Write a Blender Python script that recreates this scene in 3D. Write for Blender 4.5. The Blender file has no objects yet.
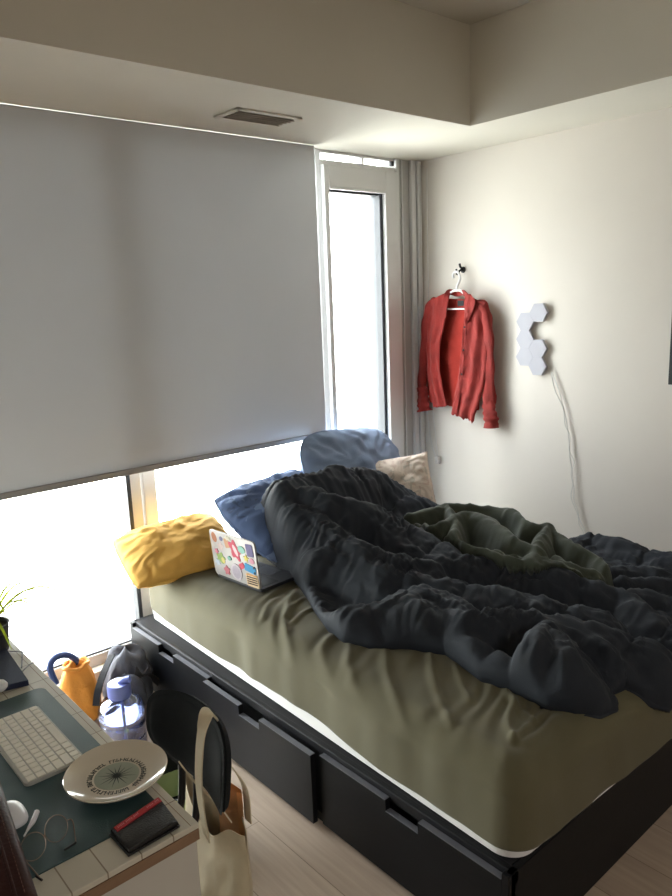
import bpy, bmesh, math, random
import numpy as np
from mathutils import Vector, Matrix, Euler
random.seed(7)
sc = bpy.context.scene
C = sc.collection
PI = math.pi

# ---------------------------------------------------------------- camera
cam_data = bpy.data.cameras.new('camera')
cam = bpy.data.objects.new('camera', cam_data); C.objects.link(cam)
cam_data.sensor_fit = 'VERTICAL'; cam_data.sensor_height = 24.0
cam_data.lens = 733.2/896*24.0
cam_data.clip_start = 0.02
YAW, PITCH, ROLL = 0.7126, 0.203, -0.0384
fw = Vector((math.sin(YAW)*math.cos(PITCH), math.cos(YAW)*math.cos(PITCH), -math.sin(PITCH)))
rt = Vector((math.cos(YAW), -math.sin(YAW), 0)); up = rt.cross(fw)
r2 = math.cos(ROLL)*rt + math.sin(ROLL)*up; u2 = -math.sin(ROLL)*rt + math.cos(ROLL)*up
cam.matrix_world = Matrix(((r2.x, u2.x, -fw.x, -3.3114), (r2.y, u2.y, -fw.y, -3.0105), (r2.z, u2.z, -fw.z, 1.671), (0, 0, 0, 1)))
sc.camera = cam

# ---------------------------------------------------------------- daylight and exposure
world = bpy.data.worlds.new('overcast_sky'); sc.world = world; world.use_nodes = True
wn = world.node_tree; wn.nodes.clear()
w_out = wn.nodes.new('ShaderNodeOutputWorld'); w_bg = wn.nodes.new('ShaderNodeBackground')
w_tc = wn.nodes.new('ShaderNodeTexCoord'); w_sep = wn.nodes.new('ShaderNodeSeparateXYZ'); w_rmp = wn.nodes.new('ShaderNodeValToRGB')
wn.links.new(w_tc.outputs['Generated'], w_sep.inputs[0]); wn.links.new(w_sep.outputs['Z'], w_rmp.inputs[0])
w_rmp.color_ramp.elements[0].position = 0.0; w_rmp.color_ramp.elements[0].color = (0.93, 0.96, 0.90, 1)
w_rmp.color_ramp.elements[1].position = 0.35; w_rmp.color_ramp.elements[1].color = (0.93, 0.97, 1.0, 1)
wn.links.new(w_rmp.outputs[0], w_bg.inputs[0]); wn.links.new(w_bg.outputs[0], w_out.inputs[0])
w_bg.inputs[1].default_value = 20.0
sc.view_settings.view_transform = 'Standard'; sc.view_settings.look = 'None'
sc.view_settings.exposure = 0.18; sc.view_settings.gamma = 1.0; sc.view_settings.use_curve_mapping = False
sc.cycles.max_bounces = 12; sc.cycles.diffuse_bounces = 6; sc.cycles.transparent_max_bounces = 16
sc.cycles.sample_clamp_indirect = 6.0
try: sc.cycles.use_denoising = True
except Exception: pass

def portal(name, x0, x1, z0, z1, y):
    ld = bpy.data.lights.new(name, 'AREA'); ld.shape = 'RECTANGLE'; ld.size = x1-x0; ld.size_y = z1-z0
    lo = bpy.data.objects.new(name, ld); C.objects.link(lo)
    lo.location = ((x0+x1)/2, y, (z0+z1)/2); lo.rotation_euler = (-PI/2, 0, 0)
    ld.cycles.is_portal = True
portal('window_daylight', -3.80, -0.05, 0.1, 2.45, 0.13)
# added fill light behind the camera, lifts the desk and the dim side
ld = bpy.data.lights.new('fill_light', 'AREA'); ld.shape = 'RECTANGLE'; ld.size = 1.6; ld.size_y = 1.2; ld.energy = 45; ld.color = (1.0, 0.96, 0.92)
lo = bpy.data.objects.new('fill_light', ld); C.objects.link(lo); lo.location = (-3.0, -5.4, 2.7)

# ---------------------------------------------------------------- materials
def mat(name, col, rough=0.6, metal=0.0, noise=0.0, nscale=8.0, bump=0.0, bscale=60.0, sheen=0.0, spec=0.5, col2=None, stretch=None, alpha=None, coat=0.0):
    m = bpy.data.materials.new(name); m.use_nodes = True
    nt = m.node_tree; b = nt.nodes['Principled BSDF']
    b.inputs['Base Color'].default_value = (*col, 1); b.inputs['Roughness'].default_value = rough
    b.inputs['Metallic'].default_value = metal; b.inputs['Specular IOR Level'].default_value = spec
    if sheen: b.inputs['Sheen Weight'].default_value = sheen; b.inputs['Sheen Roughness'].default_value = 0.5
    if coat: b.inputs['Coat Weight'].default_value = coat
    tc = nt.nodes.new('ShaderNodeTexCoord'); mp = nt.nodes.new('ShaderNodeMapping')
    nt.links.new(tc.outputs['Object'], mp.inputs[0])
    if stretch: mp.inputs['Scale'].default_value = stretch
    if noise or col2:
        n = nt.nodes.new('ShaderNodeTexNoise'); n.inputs['Scale'].default_value = nscale; n.inputs['Detail'].default_value = 4
        nt.links.new(mp.outputs[0], n.inputs['Vector'])
        r = nt.nodes.new('ShaderNodeValToRGB'); r.color_ramp.elements[0].position = 0.3; r.color_ramp.elements[1].position = 0.7
        c1 = tuple(max(0, c*(1-noise)) for c in col); c2 = col2 if col2 else tuple(min(1, c*(1+noise)) for c in col)
        r.color_ramp.elements[0].color = (*c1, 1); r.color_ramp.elements[1].color = (*c2, 1)
        nt.links.new(n.outputs[0], r.inputs[0]); nt.links.new(r.outputs[0], b.inputs['Base Color'])
    if bump:
        n2 = nt.nodes.new('ShaderNodeTexNoise'); n2.inputs['Scale'].default_value = bscale; n2.inputs['Detail'].default_value = 3
        nt.links.new(mp.outputs[0], n2.inputs['Vector'])
        bp = nt.nodes.new('ShaderNodeBump'); bp.inputs['Strength'].default_value = bump; bp.inputs['Distance'].default_value = 0.01
        nt.links.new(n2.outputs[0], bp.inputs['Height']); nt.links.new(bp.outputs[0], b.inputs['Normal'])
    return m

def srgb(r, g, b):
    f = lambda c: (c/255/12.92) if c/255 <= 0.04045 else ((c/255+0.055)/1.055)**2.4
    return (f(r), f(g), f(b))

M = {}
M['wall'] = mat('painted_wall', srgb(222, 216, 208), 0.75, noise=0.02, nscale=2.5, bump=0.04, bscale=220)
M['wall_grey'] = mat('bounce_dimming_wall', srgb(158, 152, 144), 0.8, noise=0.03, bump=0.04, bscale=220)  # unseen walls, grey put in to cut bounce light behind the camera
M['soffit'] = mat('painted_soffit', srgb(220, 216, 205), 0.8, noise=0.02, nscale=3, bump=0.04, bscale=220)
M['ceiling'] = mat('painted_ceiling', srgb(205, 199, 188), 0.85, bump=0.08, bscale=160)
M['frame'] = mat('white_window_frame', srgb(214, 214, 214), 0.35, noise=0.015)
M['column'] = mat('grey_painted_column', srgb(176, 174, 172), 0.5, noise=0.03)
M['gasket'] = mat('dark_gasket_gap', srgb(45, 48, 55), 0.5, noise=0.05)
M['blackbrown'] = mat('black_brown_foil', srgb(17, 18, 21), 0.42, noise=0.18, nscale=6, bump=0.05, bscale=90, stretch=(8, 1, 8), spec=0.18)
M['blacktop'] = mat('black_brown_top_foil', srgb(27, 27, 30), 0.5, noise=0.15, nscale=9, bump=0.05, bscale=90, spec=0.2)
M['shadowgap'] = mat('drawer_interior', srgb(10, 10, 11), 0.8, noise=0.1)  # near-black stands in for shade behind the drawer fronts and along the plinth
M['edge'] = mat('pale_grey_edge', srgb(96, 98, 104), 0.4, noise=0.15)  # paler than the drawer fronts, for thin strips on their tops
M['mattress'] = mat('white_mattress_cover', srgb(236, 234, 232), 0.85, noise=0.02, bump=0.1, bscale=150)
M['sheet'] = mat('olive_cotton', srgb(92, 87, 63), 0.88, noise=0.05, nscale=5, bump=0.06, bscale=300, sheen=0.1)
M['duvet'] = mat('charcoal_duvet_cloth', srgb(34, 39, 47), 0.8, noise=0.07, nscale=6, bump=0.10, bscale=180, spec=0.35)
M['green'] = mat('dark_green_fleece', srgb(58, 64, 52), 0.9, noise=0.14, nscale=14, bump=0.15, bscale=260, sheen=0.08)
M['yellow'] = mat('mustard_linen', srgb(222, 174, 88), 0.85, noise=0.08, nscale=9, bump=0.12, bscale=260)
M['blue'] = mat('dusty_blue_cotton', srgb(124, 142, 170), 0.85, noise=0.06, nscale=7, bump=0.08, bscale=260)
M['white_plastic'] = mat('white_plastic', srgb(226, 226, 228), 0.3, noise=0.01)
M['hexagon'] = mat('lilac_white_plastic', srgb(210, 208, 222), 0.45, noise=0.01)
M['hexagon'] = mat('lilac_white_plastic', srgb(184, 184, 194), 0.7, noise=0.01)
M['cable'] = mat('white_cable', srgb(205, 203, 200), 0.45, noise=0.02)
M['dark_cable'] = mat('black_cable', srgb(22, 22, 25), 0.5, noise=0.1)
M['chrome'] = mat('brushed_steel', srgb(170, 170, 172), 0.25, metal=1.0, noise=0.05)
M['black_metal'] = mat('black_metal', srgb(20, 20, 22), 0.4, noise=0.1)
M['linen_red'] = mat('brick_red_linen', srgb(138, 32, 25), 0.85, noise=0.16, nscale=16, bump=0.35, bscale=120, sheen=0.1)
M['linen_red_in'] = mat('brick_red_lining', srgb(160, 42, 30), 0.9, noise=0.14, nscale=12, bump=0.25, bscale=120)
M['label_black'] = mat('black_label', srgb(24, 22, 26), 0.7, noise=0.1)
M['chair_black'] = mat('black_mesh_fabric', srgb(26, 29, 31), 0.9, noise=0.1, nscale=40, bump=0.1, bscale=700, spec=0.15)
M['canvas'] = mat('cream_canvas', srgb(200, 186, 158), 0.9, noise=0.05, nscale=20, bump=0.2, bscale=500)
M['paper_brown'] = mat('brown_kraft_paper', srgb(190, 138, 88), 0.8, noise=0.08, bump=0.15, bscale=60)
M['orange'] = mat('orange_nylon', srgb(214, 142, 52), 0.7, noise=0.08, nscale=10, bump=0.3, bscale=60)
M['navy'] = mat('navy_fabric', srgb(30, 40, 66), 0.8, noise=0.12, nscale=30, bump=0.2, bscale=300)
M['strap_blue'] = mat('blue_webbing', srgb(46, 66, 116), 0.75, noise=0.08, bump=0.3, bscale=300)
M['grey_bag'] = mat('grey_nylon', srgb(74, 76, 85), 0.75, noise=0.12, nscale=12, bump=0.35, bscale=70)
M['strap_black'] = mat('black_webbing', srgb(20, 21, 25), 0.8, noise=0.1, bump=0.2, bscale=300)
M['teal'] = mat('teal_leatherette', srgb(50, 74, 76), 0.5, noise=0.06, nscale=25, bump=0.12, bscale=400)
M['keyboard'] = mat('aluminium_keyboard_body', srgb(176, 174, 166), 0.35, noise=0.02)
M['keycap'] = mat('white_keycap', srgb(224, 219, 205), 0.5, noise=0.01)
M['plate'] = mat('glazed_cream_ceramic', srgb(206, 196, 176), 0.12, noise=0.02, coat=0.6)
M['ink'] = mat('black_green_ink', srgb(42, 50, 48), 0.5, noise=0.2, nscale=60)
M['ink_soft'] = mat('sage_green_glaze', srgb(150, 156, 138), 0.3, noise=0.05)
M['wallet'] = mat('black_leather', srgb(20, 20, 21), 0.45, noise=0.12, nscale=30, bump=0.25, bscale=300)
M['band_red'] = mat('red_ribbon', srgb(168, 36, 44), 0.5, noise=0.08)
M['band_text'] = mat('pale_pink_print', srgb(214, 140, 146), 0.6, noise=0.1)
M['wire_gold'] = mat('brushed_rose_metal', srgb(150, 128, 116), 0.3, metal=0.8, noise=0.05)
M['brown_leather'] = mat('dark_brown_leather', srgb(52, 27, 23), 0.6, noise=0.2, nscale=10, bump=0.15, bscale=140, spec=0.15)
M['wood_edge'] = mat('brown_wood_edge', srgb(132, 104, 80), 0.55, noise=0.14, nscale=5, bump=0.05, bscale=40, stretch=(2, 20, 20))
M['desk_white'] = mat('off_white_laminate', srgb(192, 188, 178), 0.5, noise=0.02)
M['bin_green'] = mat('pale_green_plastic', srgb(186, 204, 142), 0.5, noise=0.03)
M['bin_dark'] = mat('black_bin_liner', srgb(14, 16, 16), 0.35, noise=0.2, bump=0.4, bscale=40)
M['laptop'] = mat('silver_aluminium', srgb(166, 162, 160), 0.4, metal=0.4, noise=0.02)
M['screen'] = mat('dark_glass_screen', srgb(10, 11, 14), 0.08, noise=0.1)
M['lap_keys'] = mat('black_laptop_keys', srgb(16, 16, 19), 0.5, noise=0.1)
M['leaf'] = mat('yellow_green_leaf', srgb(176, 186, 66), 0.5, noise=0.15, nscale=12)
M['pot'] = mat('dark_grey_pot', srgb(62, 62, 66), 0.6, noise=0.1)
M['soil'] = mat('potting_soil', srgb(48, 36, 26), 0.95, noise=0.3, nscale=40, bump=0.5)
M['lid_blue'] = mat('periwinkle_plastic', srgb(112, 124, 196), 0.35, noise=0.03)
M['pic'] = mat('dark_teal_print', srgb(18, 32, 36), 0.4, noise=0.15, nscale=3)
M['post'] = mat('exterior_cream_post', srgb(196, 192, 172), 0.6, noise=0.03)
M['concrete'] = mat('balcony_concrete', srgb(190, 188, 182), 0.85, noise=0.08, bump=0.2)
M['treeleaf'] = mat('tree_leaves', srgb(120, 150, 96), 0.8, noise=0.3, nscale=4)

def glassmat(name, tint=(1, 1, 1), refl=0.06, rough=0.0):
    m = bpy.data.materials.new(name); m.use_nodes = True; nt = m.node_tree; nt.nodes.clear()
    o = nt.nodes.new('ShaderNodeOutputMaterial'); mx = nt.nodes.new('ShaderNodeMixShader')
    t = nt.nodes.new('ShaderNodeBsdfTransparent'); g = nt.nodes.new('ShaderNodeBsdfGlossy')
    t.inputs[0].default_value = (*tint, 1); g.inputs['Roughness'].default_value = rough
    lw = nt.nodes.new('ShaderNodeLayerWeight'); lw.inputs[0].default_value = 0.25
    mt = nt.nodes.new('ShaderNodeMath'); mt.operation = 'MULTIPLY_ADD'; mt.inputs[1].default_value = 0.5; mt.inputs[2].default_value = refl
    nt.links.new(lw.outputs['Fresnel'], mt.inputs[0]); nt.links.new(mt.outputs[0], mx.inputs[0])
    nt.links.new(t.outputs[0], mx.inputs[1]); nt.links.new(g.outputs[0], mx.inputs[2]); nt.links.new(mx.outputs[0], o.inputs[0])
    return m
M['glass'] = glassmat('window_glass', (0.97, 0.98, 0.98), 0.03)
M['jug'] = glassmat('violet_clear_plastic', (0.80, 0.84, 0.97), 0.14, 0.05)
M['lens'] = glassmat('spectacle_lens', (0.97, 0.97, 0.97), 0.0)
M['water'] = glassmat('water_surface', (0.82, 0.86, 1.0), 0.35, 0.02)

# roller shade cloth: dense cloth that lets a little daylight through
m = mat('roller_shade_cloth', srgb(214, 216, 220), 0.85, noise=0.02, nscale=3, bump=0.04, bscale=600); M['shade'] = m
nt = m.node_tree; b = nt.nodes['Principled BSDF']; out = nt.nodes['Material Output']
tr = nt.nodes.new('ShaderNodeBsdfTranslucent'); tr.inputs[0].default_value = (*srgb(196, 198, 200), 1)
mx = nt.nodes.new('ShaderNodeMixShader'); mx.inputs[0].default_value = 0.10
nt.links.new(b.outputs[0], mx.inputs[1]); nt.links.new(tr.outputs[0], mx.inputs[2]); nt.links.new(mx.outputs[0], out.inputs[0])

# blankets and pillows let some light through too
def translucent(key, f, col):
    nt = M[key].node_tree; b = nt.nodes['Principled BSDF']; out = nt.nodes['Material Output']
    tr = nt.nodes.new('ShaderNodeBsdfTranslucent'); tr.inputs[0].default_value = (*col, 1)
    mx = nt.nodes.new('ShaderNodeMixShader'); mx.inputs[0].default_value = f
    nt.links.new(b.outputs[0], mx.inputs[1]); nt.links.new(tr.outputs[0], mx.inputs[2]); nt.links.new(mx.outputs[0], out.inputs[0])
translucent('leaf', 0.4, srgb(200, 214, 70))

# wood plank floor
m = bpy.data.materials.new('pale_oak_planks'); m.use_nodes = True; M['floor'] = m
nt = m.node_tree; b = nt.nodes['Principled BSDF']; b.inputs['Roughness'].default_value = 0.42
tc = nt.nodes.new('ShaderNodeTexCoord'); mp = nt.nodes.new('ShaderNodeMapping'); mp.inputs['Rotation'].default_value = (0, 0, PI/2)
nt.links.new(tc.outputs['Object'], mp.inputs[0])
br = nt.nodes.new('ShaderNodeTexBrick'); br.inputs['Color1'].default_value = (*srgb(186, 168, 150), 1); br.inputs['Color2'].default_value = (*srgb(172, 154, 137), 1)
br.inputs['Mortar'].default_value = (*srgb(128, 112, 98), 1); br.inputs['Scale'].default_value = 1.0; br.inputs['Mortar Size'].default_value = 0.0012
br.inputs['Brick Width'].default_value = 1.22; br.inputs['Row Height'].default_value = 0.18; br.offset = 0.37
nt.links.new(mp.outputs[0], br.inputs['Vector'])
mp2 = nt.nodes.new('ShaderNodeMapping'); mp2.inputs['Scale'].default_value = (38, 2.2, 1); nt.links.new(tc.outputs['Object'], mp2.inputs[0])
nz = nt.nodes.new('ShaderNodeTexNoise'); nz.inputs['Scale'].default_value = 1.6; nz.inputs['Detail'].default_value = 6; nt.links.new(mp2.outputs[0], nz.inputs['Vector'])
rp = nt.nodes.new('ShaderNodeValToRGB'); rp.color_ramp.elements[0].position = 0.3; rp.color_ramp.elements[0].color = (0.78, 0.76, 0.74, 1); rp.color_ramp.elements[1].position = 0.7; rp.color_ramp.elements[1].color = (1, 1, 1, 1)
nt.links.new(nz.outputs[0], rp.inputs[0])
ml = nt.nodes.new('ShaderNodeMixRGB'); ml.blend_type = 'MULTIPLY'; ml.inputs[0].default_value = 0.8
nt.links.new(br.outputs['Color'], ml.inputs[1]); nt.links.new(rp.outputs[0], ml.inputs[2]); nt.links.new(ml.outputs[0], b.inputs['Base Color'])

# cream tiles with brown joints on the desk top
m = bpy.data.materials.new('cream_tile_grid'); m.use_nodes = True; M['tile'] = m
nt = m.node_tree; b = nt.nodes['Principled BSDF']; b.inputs['Roughness'].default_value = 0.45
tc = nt.nodes.new('ShaderNodeTexCoord'); mp = nt.nodes.new('ShaderNodeMapping'); mp.inputs['Location'].default_value = (0.051, 0.024, 0)
nt.links.new(tc.outputs['Object'], mp.inputs[0])
br = nt.nodes.new('ShaderNodeTexBrick'); br.offset = 0.0
br.inputs['Color1'].default_value = (*srgb(200, 194, 178), 1); br.inputs['Color2'].default_value = (*srgb(194, 188, 172), 1)
br.inputs['Mortar'].default_value = (*srgb(136, 122, 104), 1); br.inputs['Scale'].default_value = 1.0; br.inputs['Mortar Size'].default_value = 0.0013
br.inputs['Brick Width'].default_value = 0.0615; br.inputs['Row Height'].default_value = 0.109
nt.links.new(mp.outputs[0], br.inputs['Vector']); nt.links.new(br.outputs['Color'], b.inputs['Base Color'])

# pillow prints
def printmat(name, base, spots, scale=30, thr=0.5, rough=0.85):
    m = mat(name, base, rough, bump=0.08, bscale=260)
    nt = m.node_tree; b = nt.nodes['Principled BSDF']; tc = nt.nodes.new('ShaderNodeTexCoord'); prev = None
    for i, (c, t) in enumerate(spots):
        n = nt.nodes.new('ShaderNodeTexNoise'); n.inputs['Scale'].default_value = scale*(1+0.35*i); n.inputs['Detail'].default_value = 1.5; n.inputs['Distortion'].default_value = 1.2
        mp = nt.nodes.new('ShaderNodeMapping'); mp.inputs['Location'].default_value = (i*3.7, i*1.3, i*5.1)
        nt.links.new(tc.outputs['Object'], mp.inputs[0]); nt.links.new(mp.outputs[0], n.inputs['Vector'])
        r = nt.nodes.new('ShaderNodeValToRGB'); r.color_ramp.elements[0].position = t; r.color_ramp.elements[1].position = t+0.04
        r.color_ramp.elements[0].color = (0, 0, 0, 1); r.color_ramp.elements[1].color = (1, 1, 1, 1)
        nt.links.new(n.outputs[0], r.inputs[0])
        x = nt.nodes.new('ShaderNodeMixRGB'); nt.links.new(r.outputs[0], x.inputs[0])
        if prev: nt.links.new(prev.outputs[0], x.inputs[1])
        else: x.inputs[1].default_value = (*base, 1)
        x.inputs[2].default_value = (*c, 1); prev = x
    nt.links.new(prev.outputs[0], b.inputs['Base Color']); return m
M['dusty'] = printmat('beige_floral_cotton', srgb(206, 192, 178), [(srgb(192, 172, 158), 0.56), (srgb(180, 172, 158), 0.6)], 16)
M['bluefloral'] = printmat('blue_patterned_cotton', srgb(84, 104, 142), [(srgb(116, 136, 172), 0.60), (srgb(70, 86, 118), 0.6)], 12)

# ---------------------------------------------------------------- mesh helpers
LOC = {}
def thing(name, label, cat, loc=(0, 0, 0), group=None):
    o = bpy.data.objects.new(name, None); C.objects.link(o); o.location = loc; o.empty_display_size = 0.05
    o['label'] = label; o['category'] = cat
    if group: o['group'] = group
    LOC[o] = Vector(loc); return o
def tag(o, label, cat, group=None):
    o['label'] = label; o['category'] = cat
    if group: o['group'] = group
    return o
def origin_of(o):
    while o.parent: o = o.parent
    return LOC.get(o, Vector((0, 0, 0)))
def obj(name, geo, m, parent=None, smooth=True, label=None, sharp=40):
    """geo = bmesh or (verts, faces) in world coordinates"""
    me = bpy.data.meshes.new(name)
    if isinstance(geo, bmesh.types.BMesh):
        bmesh.ops.recalc_face_normals(geo, faces=geo.faces); geo.to_mesh(me); geo.free()
    else:
        me.from_pydata([tuple(v) for v in geo[0]], [], [tuple(f) for f in geo[1]])
        bm = bmesh.new(); bm.from_mesh(me); bmesh.ops.recalc_face_normals(bm, faces=bm.faces); bm.to_mesh(me); bm.free()
    o = bpy.data.objects.new(name, me); C.objects.link(o)
    me.materials.append(M[m] if isinstance(m, str) else m)
    if parent is None:
        # put the origin at the thing's base
        co = np.empty(len(me.vertices)*3); me.vertices.foreach_get('co', co); co = co.reshape(-1, 3)
        if name.split('_')[0] not in ('floor', 'ceiling', 'wall', 'trim', 'window', 'door', 'baseboard'):
            c = Vector(((co[:, 0].min()+co[:, 0].max())/2, (co[:, 1].min()+co[:, 1].max())/2, co[:, 2].min()))
            me.transform(Matrix.Translation(-c)); o.location = c; LOC[o] = c
        else: LOC[o] = Vector((0, 0, 0))
    else:
        o.parent = parent; me.transform(Matrix.Translation(-origin_of(o)))
        if parent.parent is not None: pass
    if label: o['label'] = label
    if smooth:
        me.polygons.foreach_set('use_smooth', [True]*len(me.polygons))
        try: me.set_sharp_from_angle(angle=math.radians(sharp))
        except Exception: pass
    me.update(); return o
def struct(name, geo, m, parent=None, **k):
    o = obj(name, geo, m, parent, **k)
    if parent is None: o['kind'] = 'structure'
    return o

def addbox(bm, x0, x1, y0, y1, z0, z1, bev=0.0, mtx=None, seg=2):
    r = bmesh.ops.create_cube(bm, size=1.0); vs = r['verts']
    for v in vs: v.co = Vector(((x0+x1)/2+v.co.x*(x1-x0), (y0+y1)/2+v.co.y*(y1-y0), (z0+z1)/2+v.co.z*(z1-z0)))
    if bev:
        es = list({e for v in vs for e in v.link_edges})
        g = bmesh.ops.bevel(bm, geom=es, offset=bev, segments=seg, affect='EDGES', profile=0.5)
        vs = list({v for f in g['faces'] for v in f.verts} | {v for v in vs if v.is_valid})
    if mtx is not None:
        for v in vs: v.co = mtx @ v.co
    return vs
def box(*a, **k):
    bm = bmesh.new(); addbox(bm, *a, **k); return bm
def smooth_path(pts, n=8, closed=False):
    P = [Vector(p) for p in pts]
    if len(P) < 3 or n <= 1: return P
    out = []; L = len(P)
    for i in range(L if closed else L-1):
        p0 = P[(i-1) % L] if (closed or i > 0) else P[0]*2-P[1]
        p1 = P[i]; p2 = P[(i+1) % L]; p3 = P[(i+2) % L] if (closed or i < L-2) else P[-1]*2-P[-2]
        for k in range(n):
            t = k/n
            out.append(0.5*((2*p1)+(-p0+p2)*t+(2*p0-5*p1+4*p2-p3)*t*t+(-p0+3*p1-3*p2+p3)*t**3))
    if not closed: out.append(P[-1])
    return out
def tube(pts, r, seg=8, closed=False, n=6, flat=None, bm=None):
    """swept tube; flat=(w, h, axis) sweeps a flat strap instead"""
    bm = bm or bmesh.new(); P = smooth_path(pts, n, closed); L = len(P); rings = []
    up = Vector((0, 0, 1)); prev = None
    for i, p in enumerate(P):
        a = P[(i-1) % L] if (closed or i > 0) else p; b_ = P[(i+1) % L] if (closed or i < L-1) else p
        d = (b_-a).normalized()
        if flat:
            s = Vector(flat[2]); s = (s-d*s.dot(d)).normalized(); t = d.cross(s)
            ring = [bm.verts.new(p+s*flat[0]/2*sx+t*flat[1]/2*sy) for sx, sy in ((-1, -1), (1, -1), (1, 1), (-1, 1))]
        else:
            ref = prev if prev is not None else (up if abs(d.z) < 0.9 else Vector((1, 0, 0)))
            s = (ref-d*ref.dot(d)).normalized(); prev = s; t = d.cross(s)
            rr = r(i/(L-1)) if callable(r) else r
            ring = [bm.verts.new(p+(s*math.cos(2*PI*k/seg)+t*math.sin(2*PI*k/seg))*rr) for k in range(seg)]
        rings.append(ring)
    q = len(rings[0])
    for i in range(L if closed else L-1):
        A, B = rings[i], rings[(i+1) % L]
        for k in range(q): bm.faces.new((A[k], A[(k+1) % q], B[(k+1) % q], B[k]))
    if not closed:
        bm.faces.new(rings[0][::-1]); bm.faces.new(rings[-1])
    return bm
def lathe(prof, cx, cy, cz, seg=48, mtx=None, close=False, bm=None):
    bm = bm or bmesh.new(); rings = []
    for r, z in prof:
        if r < 1e-5: rings.append([bm.verts.new((cx, cy, cz+z))])
        else: rings.append([bm.verts.new((cx+r*math.cos(2*PI*k/seg), cy+r*math.sin(2*PI*k/seg), cz+z)) for k in range(seg)])
    for A, B in zip(rings, rings[1:]):
        for k in range(seg):
            a0, a1 = A[k % len(A)], A[(k+1) % len(A)]; b0, b1 = B[k % len(B)], B[(k+1) % len(B)]
            f = [v for v in dict.fromkeys((a0, a1, b1, b0))]
            if len(f) >= 3: bm.faces.new(f)
    if mtx is not None:
        for v in bm.verts: v.co = mtx @ v.co
    return bm
def prism(poly, z0, z1, bev=0.0, mtx=None, bm=None):
    """poly: (x, y) outline extruded from z0 to z1"""
    bm = bm or bmesh.new()
    lo_ = [bm.verts.new((x, y, z0)) for x, y in poly]; hi = [bm.verts.new((x, y, z1)) for x, y in poly]
    n = len(poly); fs = [bm.faces.new(lo_[::-1]), bm.faces.new(hi)]
    for k in range(n): bm.faces.new((lo_[k], lo_[(k+1) % n], hi[(k+1) % n], hi[k]))
    vs = lo_+hi
    if bev:
        es = [e for e in fs[0].edges]+[e for e in fs[1].edges]
        g = bmesh.ops.bevel(bm, geom=es, offset=bev, segments=2, affect='EDGES', profile=0.5)
        vs = list(bm.verts)
    if mtx is not None:
        for v in vs:
            if v.is_valid: v.co = mtx @ v.co
    return bm
def roundrect(x0, x1, y0, y1, r, n=6):
    out = []
    for cx, cy, a0 in ((x1-r, y1-r, 0), (x0+r, y1-r, PI/2), (x0+r, y0+r, PI), (x1-r, y0+r, 1.5*PI)):
        for k in range(n+1):
            a = a0+PI/2*k/n; out.append((cx+r*math.cos(a), cy+r*math.sin(a)))
    return out

# ---- numpy noise
_rng = np.random.RandomState(11); _G = _rng.rand(256, 256)*2-1
def vnoise(x, y):
    xi = np.floor(x).astype(int); yi = np.floor(y).astype(int); fx = x-xi; fy = y-yi
    fx = fx*fx*fx*(fx*(fx*6-15)+10); fy = fy*fy*fy*(fy*(fy*6-15)+10)
    g = lambda a, b: _G[a % 256, b % 256]
    return (g(xi, yi)*(1-fx)+g(xi+1, yi)*fx)*(1-fy)+(g(xi, yi+1)*(1-fx)+g(xi+1, yi+1)*fx)*fy
def fbm(x, y, o=3):
    s = 0; a = 1.0
    for k in range(o): s = s+a*vnoise(x*2**k+17.3*k, y*2**k+5.1*k); a *= 0.5
    return s
def seg_dist(X, Y, pts):
    """distance to a polyline and the value interpolated along it (last column)"""
    best = np.full(X.shape, 9e9); val = np.zeros(X.shape); P = smooth_path([Vector(p) for p in pts], 5) if len(pts) > 2 else [Vector(p) for p in pts]
    along = np.zeros(X.shape); acc = 0.0
    for a, b_ in zip(P, P[1:]):
        dx, dy = b_.x-a.x, b_.y-a.y; L2 = dx*dx+dy*dy+1e-12
        t = np.clip(((X-a.x)*dx+(Y-a.y)*dy)/L2, 0, 1); d = np.hypot(X-a.x-t*dx, Y-a.y-t*dy)
        m_ = d < best; best = np.where(m_, d, best); val = np.where(m_, a.z+t*(b_.z-a.z), val); along = np.where(m_, acc+t*math.sqrt(L2), along)
        acc += math.sqrt(L2)
    return best, val, along
def inside_dist(X, Y, poly):
    """signed distance, positive inside the outline"""
    n = len(poly); ins = np.zeros(X.shape, bool); best = np.full(X.shape, 9e9)
    for i in range(n):
        x0, y0 = poly[i][:2]; x1, y1 = poly[(i+1) % n][:2]
        dx, dy = x1-x0, y1-y0; L2 = dx*dx+dy*dy+1e-12
        t = np.clip(((X-x0)*dx+(Y-y0)*dy)/L2, 0, 1); best = np.minimum(best, np.hypot(X-x0-t*dx, Y-y0-t*dy))
        c = ((y0 > Y) != (y1 > Y)) & (X < (x1-x0)*(Y-y0)/(y1-y0+1e-12)+x0); ins ^= c
    return np.where(ins, best, -best)
def grid_faces(nu, nv, keep=None):
    f = []
    for i in range(nu-1):
        for j in range(nv-1):
            if keep is None or keep(i, j): f.append((i*nv+j, (i+1)*nv+j, (i+1)*nv+j+1, i*nv+j+1))
    return f
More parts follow.
